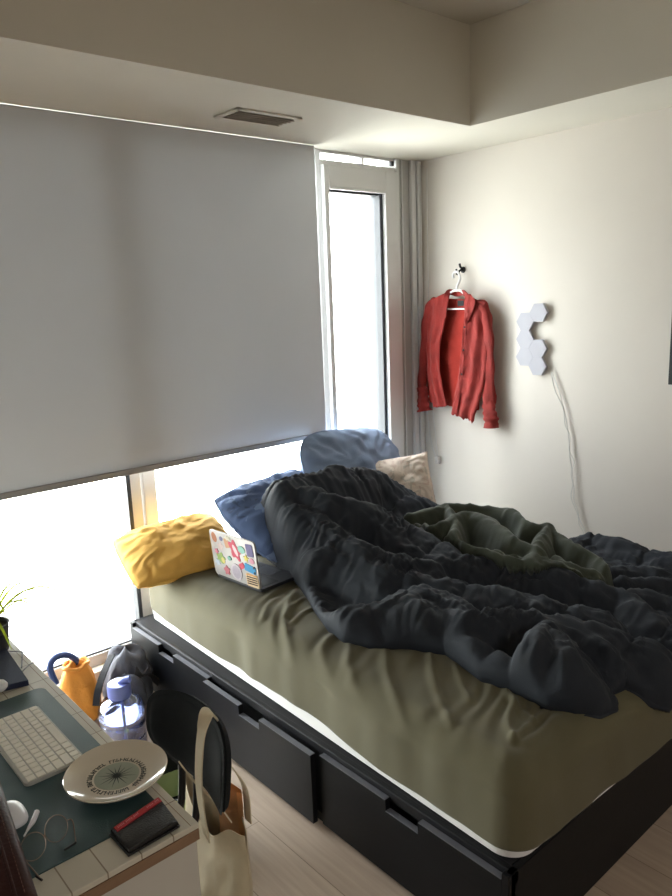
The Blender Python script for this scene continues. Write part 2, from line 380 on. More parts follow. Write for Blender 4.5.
def heightmesh(X, Y, Z, mask, skirt):
    """closed cloth sheet from a heightfield: kept cells, a rim and an underside"""
    nu, nv = X.shape; idx = -np.ones((nu, nv), int); verts = []; faces = []
    cells = mask[:-1, :-1] & mask[1:, :-1] & mask[:-1, 1:] & mask[1:, 1:]
    need = np.zeros((nu, nv), bool)
    need[:-1, :-1] |= cells; need[1:, :-1] |= cells; need[:-1, 1:] |= cells; need[1:, 1:] |= cells
    I, J = np.nonzero(need); idx[I, J] = np.arange(len(I))
    verts = [(X[i, j], Y[i, j], Z[i, j]) for i, j in zip(I, J)]; n = len(verts)
    verts += [(X[i, j], Y[i, j], skirt[i, j]) for i, j in zip(I, J)]
    cnt = {}
    for i, j in zip(*np.nonzero(cells)):
        q = (idx[i, j], idx[i+1, j], idx[i+1, j+1], idx[i, j+1]); faces.append(q); faces.append(tuple(n+a for a in q[::-1]))
        for a, b_ in zip(q, q[1:]+q[:1]):
            if (b_, a) in cnt: del cnt[(b_, a)]
            else: cnt[(a, b_)] = 1
    for a, b_ in cnt: faces.append((a, n+a, n+b_, b_))
    return verts, faces

def pillow_geo(w, h, t, mtx, nu=56, nv=44, seed=0, sag=0.0, wr=1.0, pinch=0.06, power=2.6, rnd=0.0):
    """stuffed cushion: w by h, t thick, drawn-in sides, pointed corners, seam wrinkles"""
    u = np.linspace(-1, 1, nu); v = np.linspace(-1, 1, nv); U, V = np.meshgrid(u, v, indexing='ij')
    px = U*w/2*(1-pinch*(1-V**2)**1.0*0+pinch*(V**4-1)); py = V*h/2*(1+pinch*(U**4-1))
    rr_ = np.maximum(np.abs(U), np.abs(V))+1e-9; sq = (np.abs(U/rr_)**4+np.abs(V/rr_)**4)**0.25; k_r = (1-rnd)+rnd/sq; px = px*k_r; py = py*k_r
    prof = (np.clip(1-np.abs(U)**power, 0, 1)**0.5)*(np.clip(1-np.abs(V)**power, 0, 1)**0.5)
    r = np.hypot(U, V); ang = np.arctan2(V, U)
    wrk = 0.0045*wr*np.sin(ang*19+3*fbm(U*2+seed, V*2, 2)*2)*np.clip(r-0.25, 0, 1)*np.clip(prof*3, 0, 1)+0.012*wr*fbm(U*2.2+seed*3, V*2.2+seed, 3)*prof
    zt = t/2*prof+wrk; zb = -t/2*prof+wrk*0.4
    zs = -sag*(U**2+V**2)*0.5
    verts = [mtx @ Vector((a, b_, c)) for a, b_, c in zip(px.ravel(), py.ravel(), (zt+zs).ravel())]
    N = nu*nv; verts += [mtx @ Vector((a, b_, c)) for a, b_, c in zip(px.ravel(), py.ravel(), (zb+zs).ravel())]
    f = grid_faces(nu, nv); faces = f+[tuple(N+k for k in q[::-1]) for q in f]
    ring = [i*nv for i in range(nu)]+[(nu-1)*nv+j for j in range(1, nv)]+[i*nv+nv-1 for i in range(nu-2, -1, -1)]+[j for j in range(nv-2, 0, -1)]
    for a, b_ in zip(ring, ring[1:]+ring[:1]): faces.append((a, N+a, N+b_, b_))
    seam = [mtx @ Vector((px.ravel()[k], py.ravel()[k], (zt+zs).ravel()[k])) for k in ring[::2]]
    return (verts, faces), seam
def basis(center, xdir, ydir):
    x = Vector(xdir).normalized(); y = Vector(ydir); y = (y-x*y.dot(x)).normalized(); z = x.cross(y)
    return Matrix(((x.x, y.x, z.x, center[0]), (x.y, y.y, z.y, center[1]), (x.z, y.z, z.z, center[2]), (0, 0, 0, 1)))

# ================================================================ THE ROOM
ZS, ZC = 2.41, 2.83                       # underside of the bulkhead, ceiling
XL, YB = -4.6, -7.2
struct('floor', box(XL-.1, 0.12, YB-.1, 0.1, -0.08, 0.0), 'floor', smooth=False)
struct('ceiling', box(XL-.1, 0.12, YB-.1, 0.1, ZC, ZC+0.1), 'ceiling', smooth=False)
struct('wall_right', box(0.0, 0.12, YB, 0.1, 0, ZC), 'wall', smooth=False)
struct('wall_left', box(XL-.1, XL, YB, 0.1, 0, ZC), 'wall_grey', smooth=False)
struct('wall_back', box(XL, 0.0, YB-.1, YB, 0, ZC), 'wall_grey', smooth=False)
bm = bmesh.new(); addbox(bm, XL, 0, 0.0, 0.1, ZS, ZC); addbox(bm, XL, -3.80, 0.0, 0.1, 0, ZS); addbox(bm, XL, 0.0, 0.0, 0.1, 0.0, 0.09)
struct('wall_window', bm, 'wall', smooth=False)
# lowered bulkhead along the window wall and the right wall
bm = bmesh.new(); addbox(bm, XL, 0, -0.752, 0.0, ZS, ZC); addbox(bm, -0.479, 0, YB, -0.752, ZS, ZC)
struct('trim_1', bm, 'soffit', smooth=False)
struct('baseboard_right', box(-0.014, 0.0, YB, -0.0, 0, 0.09, bev=0.003), 'frame', smooth=False)
struct('baseboard_left', box(XL, XL+0.014, YB, 0.0, 0, 0.09, bev=0.003), 'frame', smooth=False)
# column beside the casement and the corner trims
bm = bmesh.new(); addbox(bm, -0.205, -0.0, -0.0, 0.1, 0.0, ZS)
struct('trim_2', bm, 'column', smooth=False)
bm = bmesh.new(); addbox(bm, -0.088, -0.052, -0.022, 0.0, 0.0, ZS, bev=0.004); addbox(bm, -0.045, -0.012, -0.03, 0.0, 0.0, ZS, bev=0.004)
struct('trim_3', bm, 'frame', smooth=False)
bm = bmesh.new(); addbox(bm, -0.205, -0.185, -0.02, 0.0, 0.0, ZS, bev=0.004); addbox(bm, -0.155, -0.145, -0.008, 0.0, 0.0, ZS, bev=0.002)
struct('trim_4', bm, 'frame', smooth=False)

# ---- window 1: wide floor-deep glazing left of the casement
def empty_struct(name):
    o = bpy.data.objects.new(name, None); C.objects.link(o); o['kind'] = 'structure'; LOC[o] = Vector((0, 0, 0)); return o
w1 = empty_struct('window_1')
bm = bmesh.new()
addbox(bm, -3.80, -0.78, 0.0, 0.08, 0.09, 0.15, bev=0.004)      # sill rail
addbox(bm, -3.80, -0.78, 0.0, 0.08, 2.34, ZS, bev=0.004)
addbox(bm, -3.80, -3.74, 0.0, 0.08, 0.1, ZS, bev=0.004)
addbox(bm, -3.16, -3.05, 0.03, 0.08, 0.1, ZS, bev=0.004)
addbox(bm, -1.925, -1.86, 0.045, 0.08, 0.1, ZS, bev=0.004)         # mullion
addbox(bm, -1.855, -1.79, 0.03, 0.08, 0.1, ZS, bev=0.004)
obj('window_frame', bm, 'frame', w1, smooth=False)
bm = bmesh.new()
addbox(bm, -1.945, -1.926, 0.01, 0.06, 0.15, 2.34); addbox(bm, -3.05, -1.93, 0.01, 0.03, 0.150, 0.157)  # upright is the gasket; low strip paints the frame's shadow gap dark
obj('gasket', bm, 'gasket', w1, smooth=False)
for x0, x1 in ((-3.74, -3.16), (-3.05, -1.94), (-1.80, -0.79)):
    obj('window_pane', box(x0, x1, 0.038, 0.044, 0.145, 2.345), 'glass', w1, smooth=False)
# ---- window 2: casement
w2 = empty_struct('window_2')
bm = bmesh.new()
addbox(bm, -0.78, -0.745, -0.005, 0.08, 0.1, ZS, bev=0.003)
addbox(bm, -0.745, -0.205, -0.005, 0.08, 2.335, 2.362, bev=0.003)
addbox(bm, -0.745, -0.205, 0.0, 0.08, 2.395, ZS, bev=0.002)
addbox(bm, -0.745, -0.205, -0.005, 0.08, 0.1, 0.16, bev=0.003)
addbox(bm, -0.44, -0.425, 0.01, 0.07, 2.36, 2.40)
obj('window_frame', bm, 'frame', w2, smooth=False)
sa = bmesh.new()
for a in ((-0.745, -0.712, 0.16, 2.335), (-0.298, -0.205, 0.16, 2.335), (-0.712, -0.298, 2.215, 2.335), (-0.712, -0.298, 0.16, 0.28)):
    addbox(sa, a[0], a[1], -0.028, 0.06, a[2], a[3], bev=0.004)
addbox(sa, -0.312, -0.300, -0.036, 0.02, 0.20, 2.23, bev=0.002); addbox(sa, -0.712, -0.298, -0.036, 0.02, 2.215, 2.228, bev=0.002)
sash = obj('casement_sash', sa, 'frame', w2, smooth=False)
bm = bmesh.new(); addbox(bm, -0.335, -0.312, -0.01, 0.06, 0.28, 2.215); addbox(bm, -0.71, -0.31, 0.0, 0.05, 2.206, 2.215)
obj('gasket', bm, 'gasket', sash, smooth=False)
obj('window_pane', box(-0.712, -0.30, 0.028, 0.034, 0.27, 2.22), 'glass', sash, smooth=False)
obj('window_pane', box(-0.745, -0.205, 0.03, 0.035, 2.355, 2.40), 'glass', w2, smooth=False)
bm = bmesh.new(); addbox(bm, -0.737, -0.718, -0.05, -0.028, 0.84, 0.90, bev=0.003); addbox(bm, -0.733, -0.722, -0.062, -0.045, 0.80, 0.88, bev=0.003)
obj('window_handle', bm, 'pot', sash, smooth=False)
bm = bmesh.new(); addbox(bm, -0.245, -0.225, -0.02, 0.0, 2.366, 2.392, bev=0.002)
obj('window_latch', bm, 'gasket', w2, smooth=False)
# beige ledge below the glazing
struct('trim_5', box(-3.80, -2.06, -0.06, 0.0, 0.0, 0.10, bev=0.005), 'desk_white', smooth=False)

# ---- what stands outside
bm = bmesh.new(); addbox(bm, -5.5, 1.2, 0.12, 1.5, -0.15, -0.02)
struct('trim_6', bm, 'concrete', smooth=False)
o = obj('balcony_post', box(0.12, 0.245, 0.62, 0.72, -0.02, 2.9, bev=0.005), 'post', smooth=False)
tag(o, 'slim cream vertical post outside the casement glass', 'post')

# ---- roller shade
sh = thing('roller_shade', 'grey roller shade pulled two thirds down over the wide window', 'window shade', (-2.6, -0.06, 2.40))
nu, nv = 60, 20; vs = []; XS0, XS1 = -3.9, -0.83
for s in (0, 1):
    for i in range(nu):
        for j in range(nv):
            x = XS0+(XS1-XS0)*i/(nu-1); z = 0.965+(2.408-0.965)*j/(nv-1)
            vs.append((x, -0.060-0.0009*s+0.0035*math.sin(x*2.1)*(1-j/nv), z))
f = grid_faces(nu, nv); N = nu*nv; fa = f+[tuple(N+k for k in q[::-1]) for q in f]
ring = [i*nv for i in range(nu)]+[(nu-1)*nv+j for j in range(1, nv)]+[i*nv+nv-1 for i in range(nu-2, -1, -1)]+[j for j in range(nv-2, 0, -1)]
for a, b_ in zip(ring, ring[1:]+ring[:1]): fa.append((a, N+a, N+b_, b_))
obj('shade_cloth', (vs, fa), 'shade', sh)
obj('hem_bar', box(XS0, XS1, -0.068, -0.052, 0.945, 0.972, bev=0.004), mat('grey_hem_bar', srgb(150, 148, 148), 0.6, noise=0.03), sh, label='darker grey hem bar', smooth=False)
# ---- bead chain
ch = thing('bead_chain', 'white looped bead chain hanging in the corner behind the red shirt', 'blind chain', (-0.03, -0.05, 0.6))
pts = [(-0.03,-0.043,2.38),(-0.03,-0.039,2.141),(-0.03,-0.032,1.806),(-0.03,-0.033,1.401),(-0.03,-0.058,1.043),(-0.03,-0.094,0.802),(-0.03,-0.133,0.696)]
obj('chain_strand', tube(pts, 0.0022, 6), 'cable', ch)
pts = [(-0.02,-0.079,2.364),(-0.02,-0.076,2.138),(-0.02,-0.078,1.804),(-0.02,-0.087,1.401),(-0.02,-0.097,1.045),(-0.02,-0.126,0.804),(-0.02,-0.14,0.695)]
obj('chain_strand', tube(pts, 0.0022, 6), 'cable', ch)
p = pts[-1]
obj('chain_tensioner', box(-0.032, -0.012, p[1]-0.012, p[1]+0.016, p[2]-0.035, p[2]+0.01, bev=0.004), 'cable', ch)

# ---- ceiling vent
v = thing('ceiling_vent', 'rectangular louvred air vent set in the lowered ceiling', 'vent', (-1.40, -0.385, ZS))
bm = bmesh.new(); V0, V1, W0, W1 = -1.56, -1.235, -0.475, -0.300
addbox(bm, V0, V1, W0, W0+0.025, ZS-0.008, ZS-0.0005, bev=0.002); addbox(bm, V0, V1, W1-0.025, W1, ZS-0.008, ZS-0.0005, bev=0.002)
addbox(bm, V0, V0+0.025, W0, W1, ZS-0.008, ZS-0.0005, bev=0.002); addbox(bm, V1-0.025, V1, W0, W1, ZS-0.008, ZS-0.0005, bev=0.002)
obj('vent_frame', bm, 'soffit', v, smooth=False)
obj('vent_backing', box(V0+.02, V1-.02, W0+.02, W1-.02, ZS-0.002, ZS-0.0006), mat('vent_duct_grey', srgb(176, 168, 160), 0.8, noise=0.1), v, smooth=False)
for k in range(5):
    y = W0+0.037+k*0.0252
    obj('vent_slat', box(V0+.022, V1-.022, -0.012, 0.012, -0.0008, 0.0008, mtx=Matrix.Translation((0, y, ZS-0.009)) @ Matrix.Rotation(0.5, 4, 'X')), mat('vent_slat_grey', srgb(196, 188, 178), 0.6, noise=0.03) if k == 0 else bpy.data.materials['vent_slat_grey'], v, smooth=False)

# ---- dark picture at the right edge
pc = thing('framed_picture', 'dark framed picture on the wall at the right edge', 'picture', (-0.012, -1.75, 1.23))
obj('picture_frame', box(-0.024, -0.0005, -2.05, -1.510, 1.228, 2.03, bev=0.002), 'black_metal', pc, smooth=False)
obj('picture_print', box(-0.0248, -0.0235, -2.035, -1.524, 1.243, 2.015), 'pic', pc, smooth=False)

# ---- hexagon wall lamps
hx = []; HR = 0.0528; HH = HR*math.sqrt(3)
cy0, cz0 = -0.826, 1.554
for (c_, r_) in ((1, 0), (0, .5), (0, 1.5), (1, 2), (0, 2.5), (1, 3)):
    hx.append((cy0+(1-c_)*HR*1.5, cz0-r_*HH))
lab = ['white hexagon wall light, topmost of the chain', 'white hexagon wall light, upper left below the topmost one', 'white hexagon wall light in the left column, second down', 'white hexagon wall light in the right column above the bottom one', 'white hexagon wall light, lowest in the left column', 'white hexagon wall light at the bottom, where the cord starts']
for (y, z), l in zip(hx, lab):
    t = thing('hexagon_light', l, 'wall light', (0, y, z-HH/2), 'hexagon wall lights')
    hexa = lambda R: [(R*math.cos(PI/3*k), R*math.sin(PI/3*k)) for k in range(6)]
    mt = Matrix(((0, 0, -1, -0.0005), (1, 0, 0, y), (0, 1, 0, z), (0, 0, 0, 1)))
    obj('light_base', prism(hexa(HR*0.93), 0, 0.012, mtx=mt), 'white_plastic', t, smooth=False)
    obj('light_diffuser', prism(hexa(HR*0.998), 0.006, 0.024, bev=0.0008, mtx=mt), 'hexagon', t, smooth=False)
# cord
cd = thing('lamp_cord', 'thin white twisted cord hanging from the hexagon lights down behind the bed', 'cord', (-0.01, -1.0, 0.3))
p1 = [(-0.012,-0.906,1.253),(-0.012,-0.937,1.188),(-0.012,-0.968,1.103),(-0.012,-0.994,1.013),(-0.012,-1.014,0.911),(-0.012,-1.022,0.818),(-0.012,-1.036,0.757),(-0.012,-1.043,0.684),(-0.012,-1.034,0.618),(-0.012,-1.059,0.559),(-0.012,-1.089,0.501),(-0.012,-1.125,0.433),(-0.012,-1.152,0.299)]
p2 = [(-0.014,-0.902,1.253),(-0.014,-0.927,1.162),(-0.014,-0.976,1.073),(-0.014,-0.99,0.987),(-0.014,-1.02,0.933),(-0.014,-1.017,0.86),(-0.014,-1.047,0.801),(-0.014,-1.032,0.735),(-0.014,-1.051,0.664),(-0.014,-1.053,0.601),(-0.014,-1.078,0.542),(-0.014,-1.085,0.479),(-0.014,-1.115,0.431),(-0.014,-1.142,0.297)]
obj('cord_strand', tube(p1, 0.0024, 6), 'cable', cd); obj('cord_strand', tube(p2, 0.0022, 6), 'cable', cd)

# ---- hook, hanger, red shirt
hk = thing('wall_hook', 'small black metal hook on the wall above the red shirt', 'hook', (-0.0, -0.30, 1.77))
hy, hz = [(-0.02,-0.321,1.781)][0][1:3]
mt = Matrix(((0, 0, -1, -0.0005), (1, 0, 0, hy), (0, 1, 0, hz+0.012), (0, 0, 0, 1)))
obj('hook_plate', lathe([(0, 0), (0.017, 0), (0.017, 0.004), (0.014, 0.007), (0, 0.007)], 0, 0, 0, 24, mtx=mt), 'black_metal', hk)
obj('hook_arm', tube([(-0.004, hy, hz+0.012), (-0.03, hy, hz+0.008), (-0.05, hy, hz-0.012), (-0.055, hy, hz-0.002), (-0.06, hy, hz+0.016)], 0.0055, 8), 'black_metal', hk)
obj('hook_arm', tube([(-0.004, hy, hz+0.016), (-0.025, hy, hz+0.028), (-0.032, hy, hz+0.045)], 0.006, 8), 'black_metal', hk)
SX = -0.062
hg = thing('clothes_hanger', 'white plastic clothes hanger on the wall hook inside the red shirt', 'hanger', (SX, hy, 1.5))
neck = [(-0.062,-0.327,1.673)][0]
obj('hanger_hook', tube([neck, (SX, neck[1], neck[2]+0.03), (SX, hy-0.020, hz-0.055), (SX, hy-0.028, hz-0.028), (SX, hy-0.010, hz-0.001), (SX, hy+0.014, hz-0.002), (SX, hy+0.022, hz-0.018), (SX, hy+0.018, hz-0.032)], 0.0068, 10), 'white_plastic', hg, label='curled white hook of the hanger')
sl, sr, bl, br_ = [(-0.062,-0.135,1.599),(-0.062,-0.499,1.562),(-0.062,-0.149,1.548),(-0.062,-0.486,1.53)]
b2 = [(-0.062,-0.247,1.581),(-0.062,-0.39,1.579)]
obj('hanger_arms', tube([sl, (SX, (sl[1]*.5+neck[1]*.5), (sl[2]+neck[2])/2+0.006), (SX, neck[1]+0.03, neck[2]+0.004), (SX, neck[1]-0.03, neck[2]+0.004), (SX, (sr[1]+neck[1])/2, (sr[2]+neck[2])/2+0.006), sr], 0.007, 10), 'white_plastic', hg)
obj('trouser_bar', tube([sl, (SX, b2[0][1], b2[0][2]), (SX, b2[1][1], b2[1][2]), sr], 0.0048, 10), 'white_plastic', hg)

def drape(Lc, Rc, depth, thick, nu=26, nv=60, bulge=0.012, fold=0.006, fr=16, seed=0, fringe=0.0, hollow=0.0):
    """cloth panel between two top-to-bottom edge curves; depth(s, t) gives x"""
    def curve(cv, n):
        P = smooth_path(cv, 12); acc = [0]
        for a, b_ in zip(P, P[1:]): acc.append(acc[-1]+(b_-a).length)
        out = []
        for k in range(n):
            s = acc[-1]*k/(n-1); i = min(len(P)-2, max(0, int(np.searchsorted(acc, s)-1))); t = (s-acc[i])/max(1e-9, acc[i+1]-acc[i]); out.append(P[i].lerp(P[i+1], t))
        return out
    Lp, Rp = curve(Lc, nv), curve(Rc, nv); V = np.zeros((2, nu, nv, 3))
    for i in range(nu):
        s = i/(nu-1)
        for j in range(nv):
            t = j/(nv-1); p = Lp[j].lerp(Rp[j], s)
            w = math.sin(PI*s)**0.7
            d = bulge*w+fold*math.sin(s*fr+seed+1.2*math.sin(t*3+seed))*(0.25+0.75*t)+0.004*float(fbm(np.array(s*5+seed*3.1), np.array(t*9+seed), 3))+0.0022*math.sin(t*46+s*5+seed)*float(vnoise(np.array(s*4.+seed), np.array(t*7.)))
            zz = p.z
            if j >= nv-2 and fringe: zz -= fringe*(random.random())
            x = p.x-d
            V[0, i, j] = (x, p.y, zz); V[1, i, j] = (x+thick, p.y, zz)
    N = nu*nv; vs = V.reshape(-1, 3); f = grid_faces(nu, nv)
    fa = f+[tuple(N+k for k in q[::-1]) for q in f]
    ring = [i*nv for i in range(nu)]+[(nu-1)*nv+j for j in range(1, nv)]+[i*nv+nv-1 for i in range(nu-2, -1, -1)]+[j for j in range(nv-2, 0, -1)]
    for a, b_ in zip(ring, ring[1:]+ring[:1]): fa.append((a, N+a, N+b_, b_))
    return vs, fa
shr = thing('red_shirt', 'rust red long-sleeved linen shirt hanging open on a white hanger', 'shirt', (-0.07, -0.28, 0.93))
obj('back_panel', drape([(-0.035,-0.112,1.644),(-0.035,-0.085,1.402),(-0.035,-0.074,1.213),(-0.035,-0.095,1.035)], [(-0.035,-0.492,1.625),(-0.035,-0.493,1.383),(-0.035,-0.48,1.189),(-0.035,-0.452,1.018)], 0, 0.003, fold=0.005, bulge=0.004, seed=2, fringe=0.012), 'linen_red_in', shr)
obj('front_panel', drape([(-0.075,-0.147,1.628),(-0.07,-0.117,1.492),(-0.07,-0.107,1.318),(-0.07,-0.119,1.142),(-0.07,-0.149,1.02)], [(-0.075,-0.266,1.675),(-0.085,-0.259,1.51),(-0.09,-0.224,1.352),(-0.09,-0.23,1.209),(-0.085,-0.261,1.037)], 0, 0.003, fold=0.006, fr=13, seed=1, fringe=0.012), 'linen_red', shr)
obj('front_panel', drape([(-0.075,-0.394,1.666),(-0.085,-0.395,1.548),(-0.095,-0.381,1.384),(-0.095,-0.359,1.216),(-0.085,-0.298,0.999)], [(-0.07,-0.525,1.609),(-0.07,-0.533,1.466),(-0.07,-0.533,1.305),(-0.07,-0.514,1.14),(-0.07,-0.452,0.961)], 0, 0.003, fold=0.008, fr=15, seed=5, fringe=0.016), 'linen_red', shr)
# sleeves as soft tubes
def sleeve(pts, r0, r1, seed):
    bm = bmesh.new(); P = smooth_path(pts, 10); L = len(P); rings = []
    for i, p in enumerate(P):
        t = i/(L-1); d = (P[min(L-1, i+1)]-P[max(0, i-1)]).normalized(); s = Vector((1, 0, 0)); s = (s-d*s.dot(d)).normalized(); tt = d.cross(s)
        r = r0+(r1-r0)*t; r *= 1+0.10*math.sin(t*31+seed)+0.06*math.sin(t*13+2*seed)
        if t > 0.93: r *= 1.12
        r *= 0.45+0.55*min(1, t/0.16)**0.6
        ring = []
        for k in range(20):
            a = 2*PI*k/20; q = 1+0.14*math.sin(3*a+t*6+seed)
            ring.append(bm.verts.new(p+s*math.cos(a)*r*0.55*q+tt*math.sin(a)*r*q))
        rings.append(ring)
    for A, B in zip(rings, rings[1:]):
        for k in range(20): bm.faces.new((A[k], A[(k+1) % 20], B[(k+1) % 20], B[k]))
    bm.faces.new(rings[0][::-1]); bm.faces.new(rings[-1]); return bm
sl1 = obj('sleeve', sleeve([(-0.062,-0.181,1.632),(-0.062,-0.135,1.594),(-0.06,-0.101,1.508),(-0.058,-0.073,1.345),(-0.056,-0.052,1.178),(-0.055,-0.05,1.094)], 0.036, 0.030, 1), 'linen_red', shr)
obj('cuff', sleeve([(-0.055,-0.05,1.142),(-0.055,-0.057,1.058),(-0.055,-0.072,0.981)], 0.036, 0.046, 3), 'linen_red', sl1)
sl2 = obj('sleeve', sleeve([(-0.06,-0.464,1.615),(-0.06,-0.511,1.572),(-0.058,-0.53,1.487),(-0.055,-0.542,1.358),(-0.052,-0.54,1.217),(-0.05,-0.54,1.062)], 0.036, 0.034, 4), 'linen_red', shr)
obj('cuff', sleeve([(-0.05,-0.539,1.095),(-0.05,-0.547,1.007),(-0.05,-0.554,0.929)], 0.038, 0.046, 6), 'linen_red', sl2)
obj('collar', tube([(-0.088,-0.254,1.532),(-0.085,-0.267,1.631),(-0.07,-0.276,1.674),(-0.04,-0.309,1.662),(-0.07,-0.383,1.666),(-0.088,-0.432,1.617),(-0.09,-0.419,1.531)], 0, n=10, flat=(0.030, 0.006, (0, -0.25, -1.0))), 'linen_red', shr)
obj('collar_lapel', drape([(-0.09,-0.413,1.66),(-0.098,-0.405,1.602),(-0.098,-0.419,1.51)], [(-0.088,-0.445,1.659),(-0.098,-0.48,1.606),(-0.099,-0.427,1.5)], 0, 0.003, nu=8, nv=16, bulge=0.004, fold=0.0, seed=2), 'linen_red', shr)
obj('placket', drape([(-0.092,-0.4,1.532),(-0.1,-0.392,1.412),(-0.1,-0.37,1.234),(-0.088,-0.308,1.007)], [(-0.095,-0.423,1.532),(-0.102,-0.415,1.402),(-0.102,-0.4,1.225),(-0.09,-0.346,0.999)], 0, 0.003, nu=6, nv=40, bulge=0.002, fold=0.001, seed=2), 'linen_red', shr)
c = [(-0.04,-0.337,1.612)][0]
obj('neck_label', box(-0.046, -0.042, c[1]-0.022, c[1]+0.020, c[2]-0.016, c[2]+0.014), 'label_black', shr, smooth=False, label='small black label at the neck')
for (y, z) in [q[1:] for q in [(-0.1,-0.414,1.483),(-0.1,-0.406,1.358),(-0.1,-0.392,1.224)]]:
    mt = Matrix(((0, 0, -1, -0.104), (1, 0, 0, y), (0, 1, 0, z), (0, 0, 0, 1)))
    obj('shirt_button', lathe([(0, 0), (0.005, 0), (0.0055, 0.0015), (0.004, 0.003), (0, 0.002)], 0, 0, 0, 14, mtx=mt), 'label_black', shr)

# ================================================================ THE BED
BX0, BX1, BY0, BY1, BH = -2.03, -0.37, -2.105, -0.06, 0.281
bed = thing('bed_frame', 'black storage bed frame with three deep drawers along its side', 'bed', (-1.2, -1.08, 0))
bm = bmesh.new()
addbox(bm, BX0+0.02, BX1-0.02, BY0+0.02, BY1, 0.25, BH-0.001, bev=0.003)
obj('platform_top', bm, 'blacktop', bed, smooth=False)
bm = bmesh.new(); addbox(bm, BX0+0.022, BX0+0.04, BY0, BY1, 0.245, BH, bev=0.002); addbox(bm, BX0+0.01, BX1, BY0, BY0+0.018, 0.0, BH, bev=0.002)
addbox(bm, BX1-0.018, BX1, BY0, BY1, 0.0, BH, bev=0.002); addbox(bm, BX0+0.02, BX1, BY1-0.018, BY1, 0.0, BH, bev=0.002)
addbox(bm, BX0, BX0+0.03, BY0, BY0+0.022, 0.0, BH, bev=0.002); addbox(bm, BX0+0.004, BX0+0.03, BY1-0.03, BY1, 0.0, BH, bev=0.002)
obj('side_frame', bm, 'blackbrown', bed, smooth=False)
bm = bmesh.new(); addbox(bm, BX0+0.045, BX1-0.03, BY0+0.02, BY1-0.02, 0.012, 0.245)
obj('drawer_interior', bm, 'shadowgap', bed, smooth=False)
bm = bmesh.new(); addbox(bm, BX0+0.02, BX0+0.035, BY0, BY1, 0.0, 0.03)
obj('plinth', bm, 'shadowgap', bed, smooth=False)
for k, (y0, y1, pull, nw) in enumerate(((-0.722, -0.095, 0.0, -0.395), (-1.372, -0.730, 0.022, -1.03), (-2.082, -1.392, 0.0, -1.745))):
    # front with a finger notch cut in its top edge
    N0, N1, ND = nw-0.062, nw+0.062, 0.035
    prof = [(y0, 0.018), (y1, 0.018), (y1, 0.262), (N1, 0.262), (N1, 0.262-ND), (N0, 0.262-ND), (N0, 0.262), (y0, 0.262)]
    xx = BX0-pull
    mt = Matrix(((0, 0, 1, 0), (1, 0, 0, 0), (0, 1, 0, 0), (0, 0, 0, 1)))
    d = obj('drawer', prism(prof, xx, xx+0.018, mtx=mt), 'blackbrown', bed, smooth=False)
    bm = bmesh.new(); addbox(bm, xx-0.0006, xx+0.0186, N1+0.002, y1, 0.2615, 0.2635); addbox(bm, xx-0.0006, xx+0.0186, y0, N0-0.002, 0.2615, 0.2635); addbox(bm, xx-0.0006, xx+0.0186, N0, N1, 0.2265, 0.2285)
    obj('edge_band', bm, 'edge', d, smooth=False, label='lighter top edge')

def softbox_geo(x0, x1, y0, y1, ztop, zbot, r, step, zf=None, bulge=0.0, hem=None):
    hx, hy = (x1-x0)/2, (y1-y0)/2; cx, cy = (x0+x1)/2, (y0+y1)/2
    side = (ztop-zbot)-r; ext = r*PI/2+side
    U = np.arange(-(hx-r)-ext, (hx-r)+ext+step*.5, step); V = np.arange(-(hy-r)-ext, (hy-r)+ext+step*.5, step)
    S, T = np.meshgrid(U, V, indexing='ij')
    cxx = np.clip(S, -(hx-r), hx-r); cyy = np.clip(T, -(hy-r), hy-r); dx, dy = S-cxx, T-cyy; D = np.hypot(dx, dy)+1e-9
    Dc = np.minimum(D, ext); nx, ny = dx/D, dy/D
    ang = np.minimum(Dc/r, PI/2); off = r*np.sin(ang); z = ztop-r*(1-np.cos(ang))-np.maximum(0, Dc-r*PI/2)
    off = off+bulge*np.sin(PI*np.clip((ztop-z)/(ztop-zbot), 0, 1))
    X = cx+cxx+nx*off; Y = cy+cyy+ny*off
    if hem is not None:
        zlim = hem(X, Y); z = np.maximum(z, zlim)
    if zf is not None:
        dz, dout = zf(X, Y, z); flat = np.cos(ang); z = z+dz*flat; X = X+nx*dout*(1-flat); Y = Y+ny*dout*(1-flat)
    verts = np.stack([X, Y, z], -1).reshape(-1, 3); nu, nv = X.shape
    keep = ((D[:-1, :-1] < ext+step) | (D[1:, 1:] < ext+step) | (D[1:, :-1] < ext+step) | (D[:-1, 1:] < ext+step))
    return verts, grid_faces(nu, nv, lambda i, j: keep[i, j])
MX0, MX1, MY0, MY1, MT = -1.970, -0.43, -2.130, -0.075, 0.535
MROT = Matrix.Translation((-1.18, -1.1, 0)) @ Matrix.Rotation(-0.03, 4, 'Z') @ Matrix.Translation((1.18, 1.1, 0))
def mrot(g): return [MROT @ Vector(v) for v in g[0]], g[1]
bm = bmesh.new(); g = softbox_geo(MX0+0.008, MX1-0.01, MY0+0.012, MY1-0.01, MT-0.012, BH+0.002, 0.07, 0.03)
mo = obj('mattress', mrot(g), 'mattress'); tag(mo, 'thick mattress in a white cover lying on the black bed frame', 'mattress')
